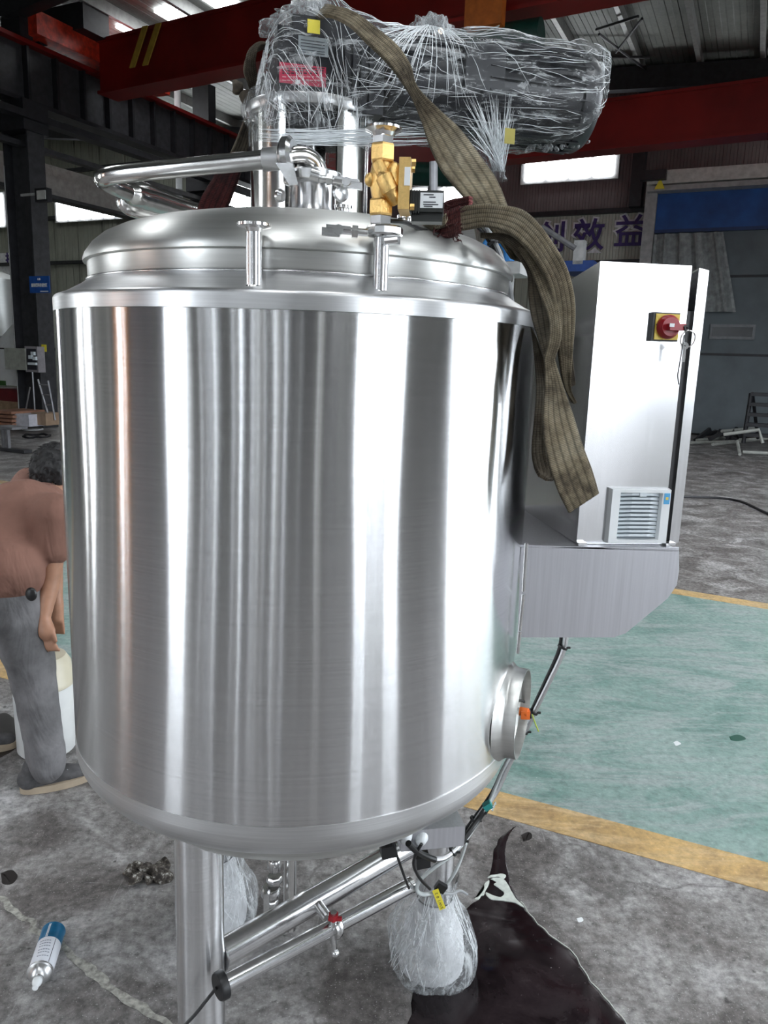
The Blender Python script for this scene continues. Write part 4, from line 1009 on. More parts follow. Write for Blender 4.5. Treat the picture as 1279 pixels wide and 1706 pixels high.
kn = MB(); kc = mpt(500, 26, -.05)
for k, (dx, dz, r_) in enumerate(((0, 0, .03), (-.035, -.018, .026), (.026, .012, .028), (-.06, -.03, .02), (.04, .022, .018))):
    kn.sphere(kc+mx*dx+UP*dz, r_, 26, 18, (1.1, 1.2, .8))
for v in kn.bm.verts: v.co += (v.co-kc).normalized()*(.014*noise.noise(v.co*34)+.011*noise.noise(v.co*85))
kn.build('film_knot', m_filmbag, mo, smooth=60)
kn = MB()
for k in range(10): kn.sphere(mpt(996+rg_.uniform(-4, 5), 100+k*6+rg_.uniform(-3, 3), -.02), rg_.uniform(.006, .012), 12, 8)
for k in range(12): kn.sphere(mpt(880+k*9, 247-.06*k*k+rg_.uniform(-2, 2), -.03), rg_.uniform(.004, .008), 10, 7)
for v in kn.bm.verts: v.co += Vector((noise.noise(v.co*60), noise.noise(v.co*60+Vector((9, 0, 0))), noise.noise(v.co*60+Vector((0, 9, 0)))))*.008
kn.build('film_seam', m_filmbag, mo, smooth=60)
# stretched creases standing proud on the film (beyond counting)
def creases(name, n, fn, parent, mat=None, wmin=.0005, wmax=.0016, seed=5):
    rg = random.Random(seed); mb = MB()
    for _ in range(n):
        P_ = fn(rg)
        wd = rg.uniform(wmin, wmax); L_ = []; 
        for i, p in enumerate(P_):
            t = (P_[min(i+1, len(P_)-1)]-P_[max(i-1, 0)]).normalized(); vdir = (p-CAM).normalized()
            o = t.cross(vdir).normalized()*wd*math.sin(math.pi*(i+.35)/(len(P_)-.3)); up_ = -vdir*wd*.9
            L_.append((mb.bm.verts.new(p+o), mb.bm.verts.new(p+up_), mb.bm.verts.new(p-o)))
        for a, b in zip(L_, L_[1:]):
            mb.face([a[0], b[0], b[1], a[1]]); mb.face([a[1], b[1], b[2], a[2]])
    return stuff(mb.build(name, mat or m_crease, parent, smooth=0))
NL = len(LF)-1
def f_main(rg):
    i = rg.uniform(1, NL-4); th = rg.uniform(-1.25, 1.3); di = rg.uniform(2, 9); dth = rg.uniform(-.16, .10) if rg.random() < .8 else rg.uniform(-.7, .3)
    if i < 26 and th > -.6: di = rg.uniform(2, 10); dth = -di*rg.uniform(.055, .08)
    return [hull(i+di*k/5, th+dth*k/5, .002) for k in range(6)]
creases('film_crease', 280, f_main, mo, wmax=.00055)
def f_knot(rg):        # fan of creases below the knot
    th0 = 1.35; i0 = NL*.56+rg.uniform(-1.5, 1.5); th = rg.uniform(-.9, .6); i1 = i0+rg.uniform(-16, 6)
    return [hull(i0+(i1-i0)*k/5, th0+(th-th0)*k/5, .003) for k in range(6)]
creases('film_crease', 60, f_knot, mo, seed=8, wmax=.0007)
def f_tail(rg):
    a = mpt(rg.uniform(770, 860), rg.uniform(150, 236), rg.uniform(-.155, -.12)); b = tl[3]+Vector((rg.uniform(-.012, .012), rg.uniform(-.016, -.01), 0))
    return [a.lerp(b, k/4)+Vector((0, 0, -.012*math.sin(math.pi*k/4)*(a.x-b.x)/.05*.3)) for k in range(5)]
creases('film_crease', 80, f_tail, mo, seed=9, wmax=.0008)
def f_neck(rg):
    if rg.random() < .55:
        y0 = rg.uniform(212, 236); a = mpt(rg.uniform(425, 480), y0, -.145); b = mpt(rg.uniform(560, 745), y0+rg.uniform(-6, 8), -.15)
        return [a.lerp(b, k/4)+UP*(-.004*math.sin(math.pi*k/4)) for k in range(5)]
    th = rg.uniform(-2.2, -.2); z = rg.uniform(2.12, 2.2); dth = rg.uniform(-.3, .3)
    return [Vector((NC.x+.139*math.cos(th+dth*k/4), NC.y+.139*math.sin(th+dth*k/4), z+rg.uniform(-.002, .002)+.075*k/4)) for k in range(5)]
creases('film_crease', 110, f_neck, mo, seed=12, wmax=.0007)
def f_left(rg):        # crumpled, bright left end
    i = rg.uniform(.5, 9); th = rg.uniform(-1.3, 1.4)
    return [hull(i+rg.uniform(-1.4, 1.4), th+.09*k+rg.uniform(-.05, .05), .003) for k in range(5)]
creases('film_crease', 90, f_left, mo, seed=21, wmax=.0011)
#@@PART3
# ------------------------------------------------------------------ lifting slings
def webbing_mat(name, base, dark, worn):
    t = NT(name); uv = t.new('ShaderNodeUVMap'); uv.uv_map = 'UVMap'
    def sc(x, y):
        mp = t.new('ShaderNodeMapping'); mp.inputs['Scale'].default_value = (x, y, 1); t.L(uv.outputs[0], mp.inputs[0]); return mp.outputs[0]
    wx = t.wave(sc(1, 2), 1.6, 2.2, 'X'); wy = t.wave(sc(1, 1), 95, .6, 'Y'); wx2 = t.wave(sc(1, 1), 22, .3, 'X')
    o = t.coord(); big = t.noise(o, 9, 8, .7); fine = t.noise(o, 120, 5, .7); mid = t.noise(o, 30, 6, .7)
    c = t.ramp(big, [(.34, dark), (.50, base), (.68, worn)])
    c = t.mix(.75, c, t.ramp(wy, [(.1, .55), (.8, 1.12)]), 'MULTIPLY'); c = t.mix(.5, c, t.ramp(wx2, [(.1, .6), (.7, 1.1)]), 'MULTIPLY')
    c = t.mix(.8, c, t.ramp(mid, [(.32, .45), (.6, 1.15)]), 'MULTIPLY'); c = t.mix(.85, c, t.ramp(wx, [(.0, .50), (.35, 1.06)]), 'MULTIPLY')
    c = t.mix(t.ramp(fine, [(.66, 0.0), (.74, .6)]), c, worn)
    t.bump(t.math('ADD', t.math('MULTIPLY', wy, .6), t.math('ADD', t.math('MULTIPLY', wx2, .6), fine)), .9, .0035)
    return t.set(c, .92)
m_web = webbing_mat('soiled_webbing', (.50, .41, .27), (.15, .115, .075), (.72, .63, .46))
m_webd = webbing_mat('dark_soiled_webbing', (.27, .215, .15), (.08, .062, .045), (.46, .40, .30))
m_webr = webbing_mat('dark_red_sleeve', (.17, .028, .028), (.05, .012, .012), (.30, .09, .08))
def rib(name, mat, up, lo, Y, parent, **k):
    """edges given as pixel lists; Y is one depth or a list"""
    n = len(up); Ys = Y if isinstance(Y, (list, tuple)) else [Y]*n
    rows = []
    for i in range(n):
        y0, y1 = (Ys[i] if isinstance(Ys[i], tuple) else (Ys[i], Ys[i]))
        rows.append((W(*lo[i], y0), W(*up[i], y1)))
    return ribbon(name, mat, rows, parent, **k)
s1 = thing('lifting_sling', 'soiled beige webbing sling draped over the wrapped motor and hanging down beside the cabinet', 'sling', W(735, 385, 1.5))
rib('strap', m_web,
    [(546, 9), (560, 12), (594, 24), (633, 53), (662, 78), (684, 111), (696, 145), (734, 184), (768, 218), (807, 271), (826, 300), (845, 344), (862, 388), (880, 440)],
    [(528, 30), (545, 27), (579, 41), (608, 68), (637, 97), (662, 126), (684, 162), (700, 198), (715, 242), (734, 281), (748, 300), (779, 336), (815, 380), (850, 430)],
    [(1.66, 1.66), (1.60, 1.60), (1.545, 1.56), (1.52, 1.54), (1.51, 1.53), (1.505, 1.52), (1.50, 1.50), (1.50, 1.49), (1.49, 1.50), (1.48, 1.50), (1.48, 1.50), (1.48, 1.49), (1.50, 1.50), (1.52, 1.52)], s1, thick=.006)
rib('strap', m_web,
    [(752, 350), (780, 343), (816, 341), (864, 348), (893, 369), (918, 402), (942, 443), (955, 490), (957, 530), (953, 585), (950, 640), (957, 668)],
    [(756, 386), (780, 382), (809, 378), (843, 387), (868, 405), (893, 436), (912, 475), (920, 510), (924, 545), (930, 592), (938, 640), (954, 672)],
    [1.44, 1.43, 1.42, 1.42, 1.42, 1.43, 1.44, 1.45, 1.46, 1.47, 1.48, 1.49], s1, thick=.010, ribs=5, ribh=.006)
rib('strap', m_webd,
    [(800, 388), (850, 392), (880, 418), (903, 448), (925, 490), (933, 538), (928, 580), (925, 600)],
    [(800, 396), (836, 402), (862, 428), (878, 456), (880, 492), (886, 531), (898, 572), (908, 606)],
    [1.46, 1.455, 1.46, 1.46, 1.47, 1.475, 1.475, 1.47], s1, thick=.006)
rib('strap', m_web,
    [(880, 420), (905, 446), (921, 478), (932, 520), (935, 560), (926, 592), (925, 602), (938, 643), (952, 684), (969, 738), (986, 783), (997, 821)],
    [(862, 412), (885, 452), (900, 492), (914, 530), (914, 566), (907, 596), (907, 610), (907, 645), (904, 708), (911, 759), (928, 815), (947, 854)],
    [1.45, 1.445, 1.445, 1.445, 1.445, 1.45, 1.45, 1.45, 1.455, 1.46, 1.465, 1.47], s1, thick=.006)
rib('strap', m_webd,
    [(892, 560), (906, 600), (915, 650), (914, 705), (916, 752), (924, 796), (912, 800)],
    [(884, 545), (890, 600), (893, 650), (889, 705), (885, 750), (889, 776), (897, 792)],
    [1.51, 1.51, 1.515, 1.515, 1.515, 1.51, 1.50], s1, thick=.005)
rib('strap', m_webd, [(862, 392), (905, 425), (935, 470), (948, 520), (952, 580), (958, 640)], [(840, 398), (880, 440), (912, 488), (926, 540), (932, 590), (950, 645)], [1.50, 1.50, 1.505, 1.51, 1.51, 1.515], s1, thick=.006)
rib('red_sleeve', m_webr, [(716, 352), (735, 340), (752, 332), (784, 327)], [(733, 376), (748, 362), (762, 352), (784, 345)], [(1.50), 1.48, 1.46, 1.44], s1, thick=.009, ribs=3, ribh=.004)
rib('red_sleeve', m_webr, [(706, 372), (722, 362), (745, 352), (766, 343)], [(716, 393), (733, 397), (752, 396), (768, 387)], [1.47, 1.445, 1.432, 1.428], s1, thick=.012, ribs=3, ribh=.004)
rib('eye_end', m_web, [(708, 372), (724, 364), (744, 356)], [(712, 384), (728, 382), (744, 376)], [1.455, 1.43, 1.42], s1, thick=.008, ribs=3)
# frayed red threads and worn fringe, beyond counting
rg_ = random.Random(4); fz = MB()
for _ in range(120):
    p = W(rg_.uniform(712, 772), rg_.uniform(340, 400), rg_.uniform(1.41, 1.46)); q = p+Vector((rg_.uniform(-.012, .012), rg_.uniform(-.006, .006), rg_.uniform(-.014, .006)))
    fz.tube([p, (p+q)/2+Vector((rg_.uniform(-.004, .004),)*3), q], [.0012, .0010, .0004], 4)
stuff(fz.build('frayed_thread', m_webr, s1))
s2 = thing('lifting_sling', 'soiled webbing sling with dark red sleeve left of the stirrer neck', 'sling', W(355, 350, 1.8))
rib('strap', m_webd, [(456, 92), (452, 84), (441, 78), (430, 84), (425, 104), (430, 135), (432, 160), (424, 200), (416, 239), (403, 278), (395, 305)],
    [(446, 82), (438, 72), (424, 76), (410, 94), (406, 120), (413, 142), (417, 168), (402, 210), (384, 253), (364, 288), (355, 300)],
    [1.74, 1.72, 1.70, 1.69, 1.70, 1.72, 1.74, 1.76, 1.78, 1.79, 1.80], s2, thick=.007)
rib('red_sleeve', m_webr, [(404, 280), (390, 318), (379, 345), (372, 360)], [(362, 284), (350, 305), (335, 332), (326, 362)], [1.785, 1.79, 1.79, 1.79], s2, thick=.012, ribs=3, ribh=.004)
kn = MB(); kc = W(406, 155, 1.71)
for k in range(5): kn.sphere(kc+Vector((rg_.uniform(-.014, .014), 0, rg_.uniform(-.014, .014))), .012, 14, 10)
for v in kn.bm.verts: v.co += (v.co-kc).normalized()*.008*noise.noise(v.co*70)
kn.build('frayed_knot', m_webd, s2, smooth=60)

# ------------------------------------------------------------------ cables and hoses
def cable(name, label, path, r, mat, n=8, cat='cable', seg=10):
    pts = cr([W(*p) for p in path], n); rr = [r]*len(pts)
    return tag(MB().tube(pts, rr, seg).build(name, mat), label, cat)
def ties(host, pts, r, mat=None):
    for (x_, y_, Y_), d in pts:
        c = W(x_, y_, Y_); d = Vector(d).normalized()
        MB().lathe(c-d*.0025, d, [(r*.6, 0), (r, 0), (r, .005), (r*.6, .005)], 14, close=True).build('cable_tie', mat or m_black, host)
        MB().box(c+Vector((r, -.003, 0)), (.010, .005, .004)).build('tie_tail', mat or m_black, host, smooth=0)
m_conduit = steel('conduit_steel', (.62, .62, .63), .3, 0, bstr=.5, brush=(300, 300, 300))
c1_ = cable('conduit', 'grey conduit running from the cabinet bracket down past the side cup', [(944, 1050, 1.72), (938, 1085, 1.72), (915, 1135, 1.72), (893, 1180, 1.72), (872, 1225, 1.72), (845, 1280, 1.72), (826, 1320, 1.71), (796, 1362, 1.68), (768, 1404, 1.62), (742, 1428, 1.58), (722, 1432, 1.56)], .0062, m_conduit)
c2_ = cable('conduit', 'black cable bundled alongside the conduit below the bracket', [(936, 1050, 1.73), (930, 1085, 1.725), (908, 1135, 1.725), (887, 1180, 1.725), (868, 1222, 1.725), (838, 1280, 1.725), (818, 1322, 1.715), (790, 1362, 1.685), (764, 1398, 1.63)], .0042, m_black)
c3_ = cable('hose', 'clear hose looping above the wrapped foot', [(878, 1196, 1.71), (858, 1240, 1.715), (834, 1292, 1.72), (810, 1345, 1.69), (776, 1398, 1.63), (752, 1424, 1.60), (722, 1446, 1.59), (700, 1466, 1.60), (694, 1482, 1.61), (704, 1490, 1.62), (722, 1488, 1.63)], .0048, m_hose)
c4_ = cable('hose', 'second clear hose hanging straight down towards the yellow tag', [(776, 1405, 1.64), (768, 1430, 1.66), (757, 1455, 1.66), (742, 1476, 1.66)], .0040, m_hose)
c5_ = cable('cable', 'thick black sleeved cable leaving the left white gland', [(680, 1405, 1.475), (694, 1418, 1.50), (708, 1426, 1.54), (724, 1432, 1.56)], .0072, m_black)
c6_ = cable('cable', 'thin black cable drooping from the right white gland', [(702, 1406, 1.49), (692, 1424, 1.50), (689, 1442, 1.52), (699, 1463, 1.56), (716, 1481, 1.60)], .0036, m_black)
c7_ = cable('cable', 'grey cable ending on top of the wrapped foot', [(736, 1488, 1.63), (752, 1489, 1.66), (766, 1484, 1.70), (778, 1490, 1.74)], .0034, m_cable)
c8_ = cable('cable', 'black sensor cable arching from the orange plug in the side cup', [(851, 1180, 1.60), (862, 1168, 1.62), (874, 1170, 1.66), (881, 1182, 1.70), (884, 1196, 1.71)], .0030, m_black)
c9_ = cable('wire', 'yellow-green earth wire sticking out of the cable bundle', [(886, 1190, 1.70), (891, 1204, 1.69), (897, 1219, 1.68)], .0017, m_ygcable)
c10 = cable('cable', 'bundle of cut black cables tied beside the rear leg', [(768, 1404, 1.61), (783, 1384, 1.63), (796, 1366, 1.655), (806, 1352, 1.66)], .0068, m_black)
for dx in (-4, 4): MB().tube([W(804+dx, 1356, 1.655), W(812+dx, 1344, 1.655)], [.0035, .003], 8).build('cable_end', m_black, c10)
tl_ = W(812, 1342, 1.65); MB().box(tl_, (.020, .018, .014), (Vector((.8, 0, .6)), Vector((0, 1, 0)), Vector((-.6, 0, .8)))).build('teal_plug', m_teal, c10, bevel=.003)
for k in range(3): MB().lathe(tl_+Vector((.010+.003*k, -.006, -.006+.008*k)), (1, -.6, .4), [(.002, 0), (.0042, 0), (.0042, .002), (.002, .002)], 12, close=True).build('terminal', m_pipe, c10)
dn = (.35, 0, .9)
ties(c1_, [((937, 1078, 1.72), dn), ((888, 1186, 1.72), dn), ((872, 1218, 1.72), dn), ((790, 1366, 1.67), (.6, 0, .8)), ((768, 1400, 1.62), (.6, 0, .8)), ((754, 1418, 1.60), (.7, 0, .6))], .0125)
c11 = cable('cable', 'thin black strut cord dropping from the rim to the lower tube', [(652, 1396, 1.48), (662, 1428, 1.50), (674, 1462, 1.53), (681, 1480, 1.56)], .0030, m_black, n=3)
c12 = tag(MB().tube(cr([q0-dq*.01, FZ(345, 1665, .43), FZ(325, 1690, .41), FZ(300, 1716, .38), FZ(270, 1750, .34)], 6), .0036, 8).build('cord', m_black), 'black cord leaving the capped lower tube past the front leg', 'cable')
tagm = thing('cable_tag', 'yellow cable tag with stamped characters on a black clip above the wrapped foot', 'tag', W(728, 1484, 1.62))
MB().box(W(734, 1478, 1.625), (.026, .012, .022), (Vector((.85, 0, -.5)), Vector((0, 1, 0)), Vector((.5, 0, .85)))).build('clip', m_black, tagm, bevel=.002)
ta, tb = W(725, 1483, 1.615), W(737, 1514, 1.60); td = (tb-ta).normalized(); tx = td.cross(Vector((0, -1, 0))).normalized()
MB().box((ta+tb)/2, (.0155, .0014, (tb-ta).length*1.05), (tx, td.cross(tx), td)).build('tag_plate', m_tagyel, tagm, smooth=0, bevel=.0005)
for k, ch in enumerate('SWI02'):
    text('tag_letter', ch, .0095, m_ink, tb.lerp(ta, .08+.19*k)+Vector((0, -.0016, 0)), -td, -tx if tx.x > 0 else tx, tagm, .0002)
# cable pair dropping behind the dome on the right
cable('conduit', 'grey cable pair strapped behind the dome beneath the sling', [(806, 370, 1.66), (820, 398, 1.66), (834, 430, 1.67), (846, 470, 1.68), (852, 505, 1.69)], .0065, m_cable)
ck2 = cable('cable', 'black cable with a tie behind the dome beneath the sling', [(796, 378, 1.665), (812, 398, 1.665), (826, 432, 1.675), (838, 476, 1.685), (842, 500, 1.695)], .0040, m_black)
ties(ck2, [((822, 404, 1.65), (.35, 0, -.9))], .014)

# ------------------------------------------------------------------ wrapped feet
def wrapped_foot(c, label, rot, sc=1.0, seed=0):
    t = thing('film_bag', label, 'wrapping', (c.x, c.y, 0))
    prof = [(.0, .118), (.02, .126), (.06, .128), (.10, .124), (.145, .108), (.19, .080), (.24, .060), (.275, .056), (.30, .062)]
    P_ = cr([Vector((z, r_, 0)) for z, r_ in prof], 6); mb = MB(); G = []; NS_ = 80
    for p in P_:
        row = []
        for k in range(NS_):
            a = 2*math.pi*k/NS_; e = 1.0
            sq = 1/(abs(math.cos(a-rot))**2.6+abs(math.sin(a-rot))**2.6)**(1/2.6)
            blend = max(0, min(1, 1-p.x/.22)); r_ = p.y*sc*((sq/1.08)*blend+1-blend)
            q = Vector((c.x+r_*math.cos(a), c.y+r_*math.sin(a), max(0.001, p.x*sc)))
            nn = noise.noise(q*8+Vector((seed, 0, 0)))*.016+abs(noise.noise(Vector((q.x*26, q.y*26, q.z*9))))*.009+abs(noise.noise(q*48))*.003
            q += Vector((math.cos(a), math.sin(a), 0))*nn; q.z = max(.001, q.z+noise.noise(q*20)*.008*blend)
            row.append(mb.bm.verts.new(q))
        G.append(row)
    for i in range(len(G)-1):
        for k in range(NS_): mb.face([G[i][k], G[i][(k+1) % NS_], G[i+1][(k+1) % NS_], G[i+1][k]])
    mb.face(G[0]); mb.build('film_sheet', m_filmbag, t, smooth=75)
    core = MB().lathe((c.x, c.y, .004), UP, [(0, 0), (.09*sc, 0), (.094*sc, .03), (.085*sc, .11), (.06*sc, .17), (.052, .22)], 20)
    core.build('foam_padding', plain('packing_foam', (.66, .67, .69), .8, var=.12, scale=30, bump=.6), t)
    def f(rg):
        a = rg.uniform(-2.9, -.2); z0 = rg.uniform(.02, .2); z1 = z0+rg.uniform(.02, .12); da_ = rg.uniform(-.35, .35); out = []
        for k in range(5):
            z = z0+(z1-z0)*k/4; aa = a+da_*k/4
            r_ = .128 if z < .08 else .128-(z-.08)*.46
            out.append(Vector((c.x+r_*sc*math.cos(aa), c.y+r_*sc*math.sin(aa), z)))
        return out
    creases('film_crease', 90, f, t, seed=seed+1, wmax=.0011)
    return t
wrapped_foot(L2, 'crinkled clear film bag round the foot of the rear right leg', R(-62), 1.0, 3)
wrapped_foot(L3, 'film bag round the far left leg, showing past the front leg', R(20), .96, 9)

# ------------------------------------------------------------------ puddle, can, rag
def ground_poly(name, pix, mat, h, parent=None, inset=.004):
    P_ = cr([FZ(*p) for p in pix]+[FZ(*pix[0])], 6)[:-1]
    P_ = [p+Vector((noise.noise(p*30), noise.noise(p*30+Vector((7, 7, 7))), 0))*.006 for p in P_]
    mb = MB(); c = sum(P_, Vector())/len(P_)
    lo = [mb.bm.verts.new((p.x, p.y, .0003)) for p in P_]
    n_ = len(P_); hi = []
    for i, p in enumerate(P_):
        t = (P_[(i+1) % n_]-P_[i-1]).normalized(); nn = Vector((-t.y, t.x, 0))
        hi.append((p, nn))
    area = sum(P_[i].x*P_[(i+1) % n_].y-P_[(i+1) % n_].x*P_[i].y for i in range(n_))
    sg = 1 if area > 0 else -1
    hi = [mb.bm.verts.new((p.x+nn.x*inset*sg, p.y+nn.y*inset*sg, h)) for p, nn in hi]
    for i in range(n_): mb.face([lo[i], lo[(i+1) % n_], hi[(i+1) % n_], hi[i]])
    f = mb.face(hi); bmesh.ops.triangulate(mb.bm, faces=[f])
    return mb.build(name, mat, parent, smooth=50)
def wet_mat():
    t = NT('dark_wet_liquid'); v = t.coord(); n = t.noise(v, 7, 8, .7, .5); f = t.noise(v, 70, 4, .6)
    c = t.ramp(n, [(.35, (.008, .005, .006)), (.62, (.026, .018, .020)), (.8, (.06, .048, .05))])
    c = t.mix(t.ramp(f, [(.70, 0.0), (.76, .8)]), c, (.45, .42, .42))
    t.set(c, t.ramp(n, [(.4, .06), (.7, .28)])); t.p.inputs['Specular IOR Level'].default_value = .35; t.bump(n, .08, .004); return t.m
pud = ground_poly('puddle', [(859, 1377), (846, 1395), (842, 1420), (846, 1450), (852, 1478), (866, 1502), (890, 1535), (930, 1570), (957, 1592), (972, 1622), (1000, 1656), (1036, 1698), (1090, 1770), (700, 1770), (684, 1690), (690, 1640), (710, 1590), (735, 1550), (765, 1520), (795, 1500), (812, 1475), (817, 1450), (822, 1420), (832, 1396)], wet_mat(), .0022)
tag(pud, 'dark wet puddle spreading from the wrapped foot to the bottom edge', 'puddle')
m_glint = plain('pale_glint', (.72, .76, .70), .35, var=.1, scale=60, bump=.3)  # bright window reflection on the puddle, laid on as flat pale patches
ground_poly('reflection_patch', [(816, 1466), (826, 1462), (838, 1466), (846, 1474), (852, 1486), (862, 1500), (872, 1512), (856, 1506), (842, 1503), (828, 1502), (815, 1498), (810, 1488), (822, 1492), (833, 1496), (838, 1488), (830, 1480), (822, 1474), (826, 1470)], m_glint, .0042, pud, .0015)
ground_poly('reflection_patch', [(812, 1463), (820, 1458), (832, 1457), (842, 1461), (838, 1466), (828, 1461), (818, 1463)], m_glint, .0040, pud, .001)
ground_poly('reflection_patch', [(802, 1494), (808, 1492), (810, 1480), (814, 1468), (806, 1474), (804, 1484), (798, 1494), (790, 1498), (797, 1499)], m_glint, .0040, pud, .001)
# highlight on the puddle's wet edge, put in as a pale bead
rim = [FZ(*p) for p in ((866, 1502), (890, 1535), (930, 1570), (957, 1592), (972, 1622), (1000, 1656), (1036, 1698), (1060, 1730))]
rp = cr(rim, 8); rp = [p+Vector((noise.noise(p*30), noise.noise(p*30+Vector((7, 7, 7))), 0))*.006+Vector((.003, .002, 0)) for p in rp]
MB().tube([Vector((p.x, p.y, .0012)) for p in rp], [.0014]*len(rp), 6).build('rim_glint', m_glint, pud)
for k, pl in enumerate(([(-20, 1195), (10, 1188), (30, 1205), (42, 1225), (28, 1245), (0, 1262), (-20, 1250)], [(2, 1455), (18, 1450), (30, 1462), (18, 1474), (4, 1470)], [(868, 1392), (880, 1386), (886, 1396), (874, 1402)])):
    ground_poly('oil_stain', pl, plain('oil_stain', (.018, .014, .013), .35), .0008, fl, .012)
ground_poly('paint_fleck', [(1120, 1237), (1128, 1235), (1134, 1240), (1126, 1243)], m_white, .0015, fl, .001)
ground_poly('paint_fleck', [(960, 1530), (968, 1528), (970, 1534), (962, 1536)], m_white, .0015, fl, .001)
ground_poly('green_patch', [(1213, 1228), (1228, 1225), (1242, 1230), (1236, 1235), (1218, 1234)], plain('dark_green_patch', (.02, .10, .07), .5), .0032, fl, .002)

ca, cb_ = FZ(88, 1556, .033), FZ(69, 1614, .033); cb_.z = ca.z = .0335; cdv = (cb_-ca).normalized(); clen = .165
sc_ = thing('spray_can', 'blue and white spray can lying on the floor, nozzle towards the viewer', 'can', (ca.x, ca.y, 0))
cs0 = ca-cdv*.012
MB().lathe(cs0, cdv, [(.0, .004), (.026, .0), (.0325, .001), (.0335, .004), (.0325, .007), (.0325, .060)], 40).build('can_body', plain('can_blue', (.015, .15, .30), .3, .2, var=.25, scale=14), sc_)
MB().lathe(cs0, cdv, [(.0325, .060), (.0328, .0605), (.0328, .148), (.0325, .150)], 40).build('can_label', plain('can_white', (.80, .82, .88), .35, var=.03), sc_)
lb_ = sc_.children[-1]
MB().lathe(cs0, cdv, [(.0325, .150), (.0345, .152), (.0345, .156), (.031, .158), (.028, .166), (.022, .174), (.016, .178), (.0155, .183), (.0, .183)], 40).build('can_shoulder', m_band, sc_)
MB().lathe(cs0, cdv, [(.0125, .181), (.0125, .192), (.009, .197), (.0075, .209), (.0, .210)], 24).build('nozzle', m_white, sc_, bevel=.001)
cx1 = cdv.cross(UP).normalized()
for k, (al, a0_, ln) in enumerate(((.075, .1, .05), (.085, .1, .06), (.095, .1, .05), (.108, .15, .045), (.118, .1, .055), (.131, .25, .05))):
    for j in range(5):
        a = R(62+j*11+k*2); o = (UP*math.sin(a)+cx1*math.cos(a))*.0331
        MB().box(cs0+cdv*al+o, (.0022, .0048, .0005), (cdv, cdv.cross(o.normalized()), o.normalized())).build('label_print', plain('print_grey', (.25, .27, .33), .6) if (k, j) == (0, 0) else bpy.data.materials['print_grey'], lb_, smooth=0)
for a in (78, 84): o = (UP*math.sin(R(a))+cx1*math.cos(R(a)))*.0330; MB().box(cs0+cdv*.034+o, (.05, .0014, .0005), (cdv, cdv.cross(o.normalized()), o.normalized())).build('label_line', m_white, sc_, smooth=0)
a = 130; o = (UP*math.sin(R(a))+cx1*math.cos(R(a)))*.0330; MB().box(cs0+cdv*.106+o, (.085, .0014, .0005), (cdv, cdv.cross(o.normalized()), o.normalized())).build('label_line', m_ink, sc_, smooth=0)
rgc = FZ(245, 1460); rgm = MB()
for k in range(9):
    c = rgc+Vector((rg_.uniform(-.055, .055), rg_.uniform(-.05, .04), .012)); rgm.sphere(c, rg_.uniform(.018, .032), 18, 12, (1.2, 1, .55))
for v in rgm.bm.verts:
    v.co += Vector((noise.noise(v.co*28), noise.noise(v.co*28+Vector((3, 0, 0))), noise.noise(v.co*34)+.2))*.026; v.co.z = max(.001, v.co.z)
def rag_mat():
    t = NT('greasy_rag'); n = t.noise(t.coord(), 55, 6, .7); t.bump(n, .8, .006)
    return t.set(t.ramp(n, [(.42, (.02, .015, .012)), (.56, (.10, .085, .07)), (.66, (.55, .54, .50))]), .8)
tag(rgm.build('rag', rag_mat(), smooth=70), 'crumpled dark greasy rag on the floor behind the front leg', 'rag')

# ------------------------------------------------------------------ the worker
def capsules(name, caps, voxel, smooth_it, mat, parent=None, disp=0.0, freq=20):
    mb = MB()
    for c in caps:
        if not isinstance(c[1], float):
            a, b, ra, rb = c; a = Vector(a); b = Vector(b); n_ = 6; pts = [a.lerp(b, k/n_) for k in range(n_+1)]
            mb.tube(pts, [ra+(rb-ra)*k/n_ for k in range(n_+1)], 20); mb.sphere(a, ra*.995, 20, 14); mb.sphere(b, rb*.995, 20, 14)
        else:
            a, r_, scl, ax = c; mb.sphere(a, r_, 24, 16, scl, ax)
    o = mb.build(name, mat, parent)
    md = o.modifiers.new('r', 'REMESH'); md.mode = 'VOXEL'; md.voxel_size = voxel; md.use_smooth_shade = True
    ms = o.modifiers.new('s', 'SMOOTH'); ms.factor = .5; ms.iterations = smooth_it
    bpy.context.view_layer.update()
    me = bpy.data.meshes.new_from_object(o.evaluated_get(bpy.context.evaluated_depsgraph_get()))
    o.modifiers.clear(); o.data = me
    if disp:
        mi = mw(o) if parent else Matrix()
        for v in me.vertices:
            q = v.co; v.co = q+v.normal*disp*(noise.noise(Vector((q.x*freq, q.y*freq, q.z*freq*.6)))+.5*noise.noise(q*freq*2.3))
    for p in me.polygons: p.use_smooth = True
    return o
per = thing('person', 'person in brown t-shirt and grey trousers bending forward behind the tank', 'person', FZ(95, 1312))
PY = 2.78
skin = plain('skin', (.45, .235, .15), .5, var=.08, scale=20)
foot = FZ(88, 1316); ank = Vector((foot.x-.03, foot.y+.02, .10)); kneeP = W(56, 1120, PY+.02); hipP = W(22, 975, PY+.04)
hip2 = W(-38, 975, PY+.14); knee2 = W(-60, 1130, PY+.10); ank2 = Vector((W(-95, 1280, PY).x, PY+.2, .10))
pel = (hipP+hip2)/2+Vector((0, 0, .05)); chest = W(42, 868, PY+.20); shN = W(90, 858, PY+.10); shF = W(52, 812, PY+.46)
neckP = W(88, 832, PY+.33); headP = W(94, 790, PY+.42); elb = W(84, 962, PY+.08); wri = W(72, 1030, PY+.02)
hnd = W(77, 1052, PY+.01)
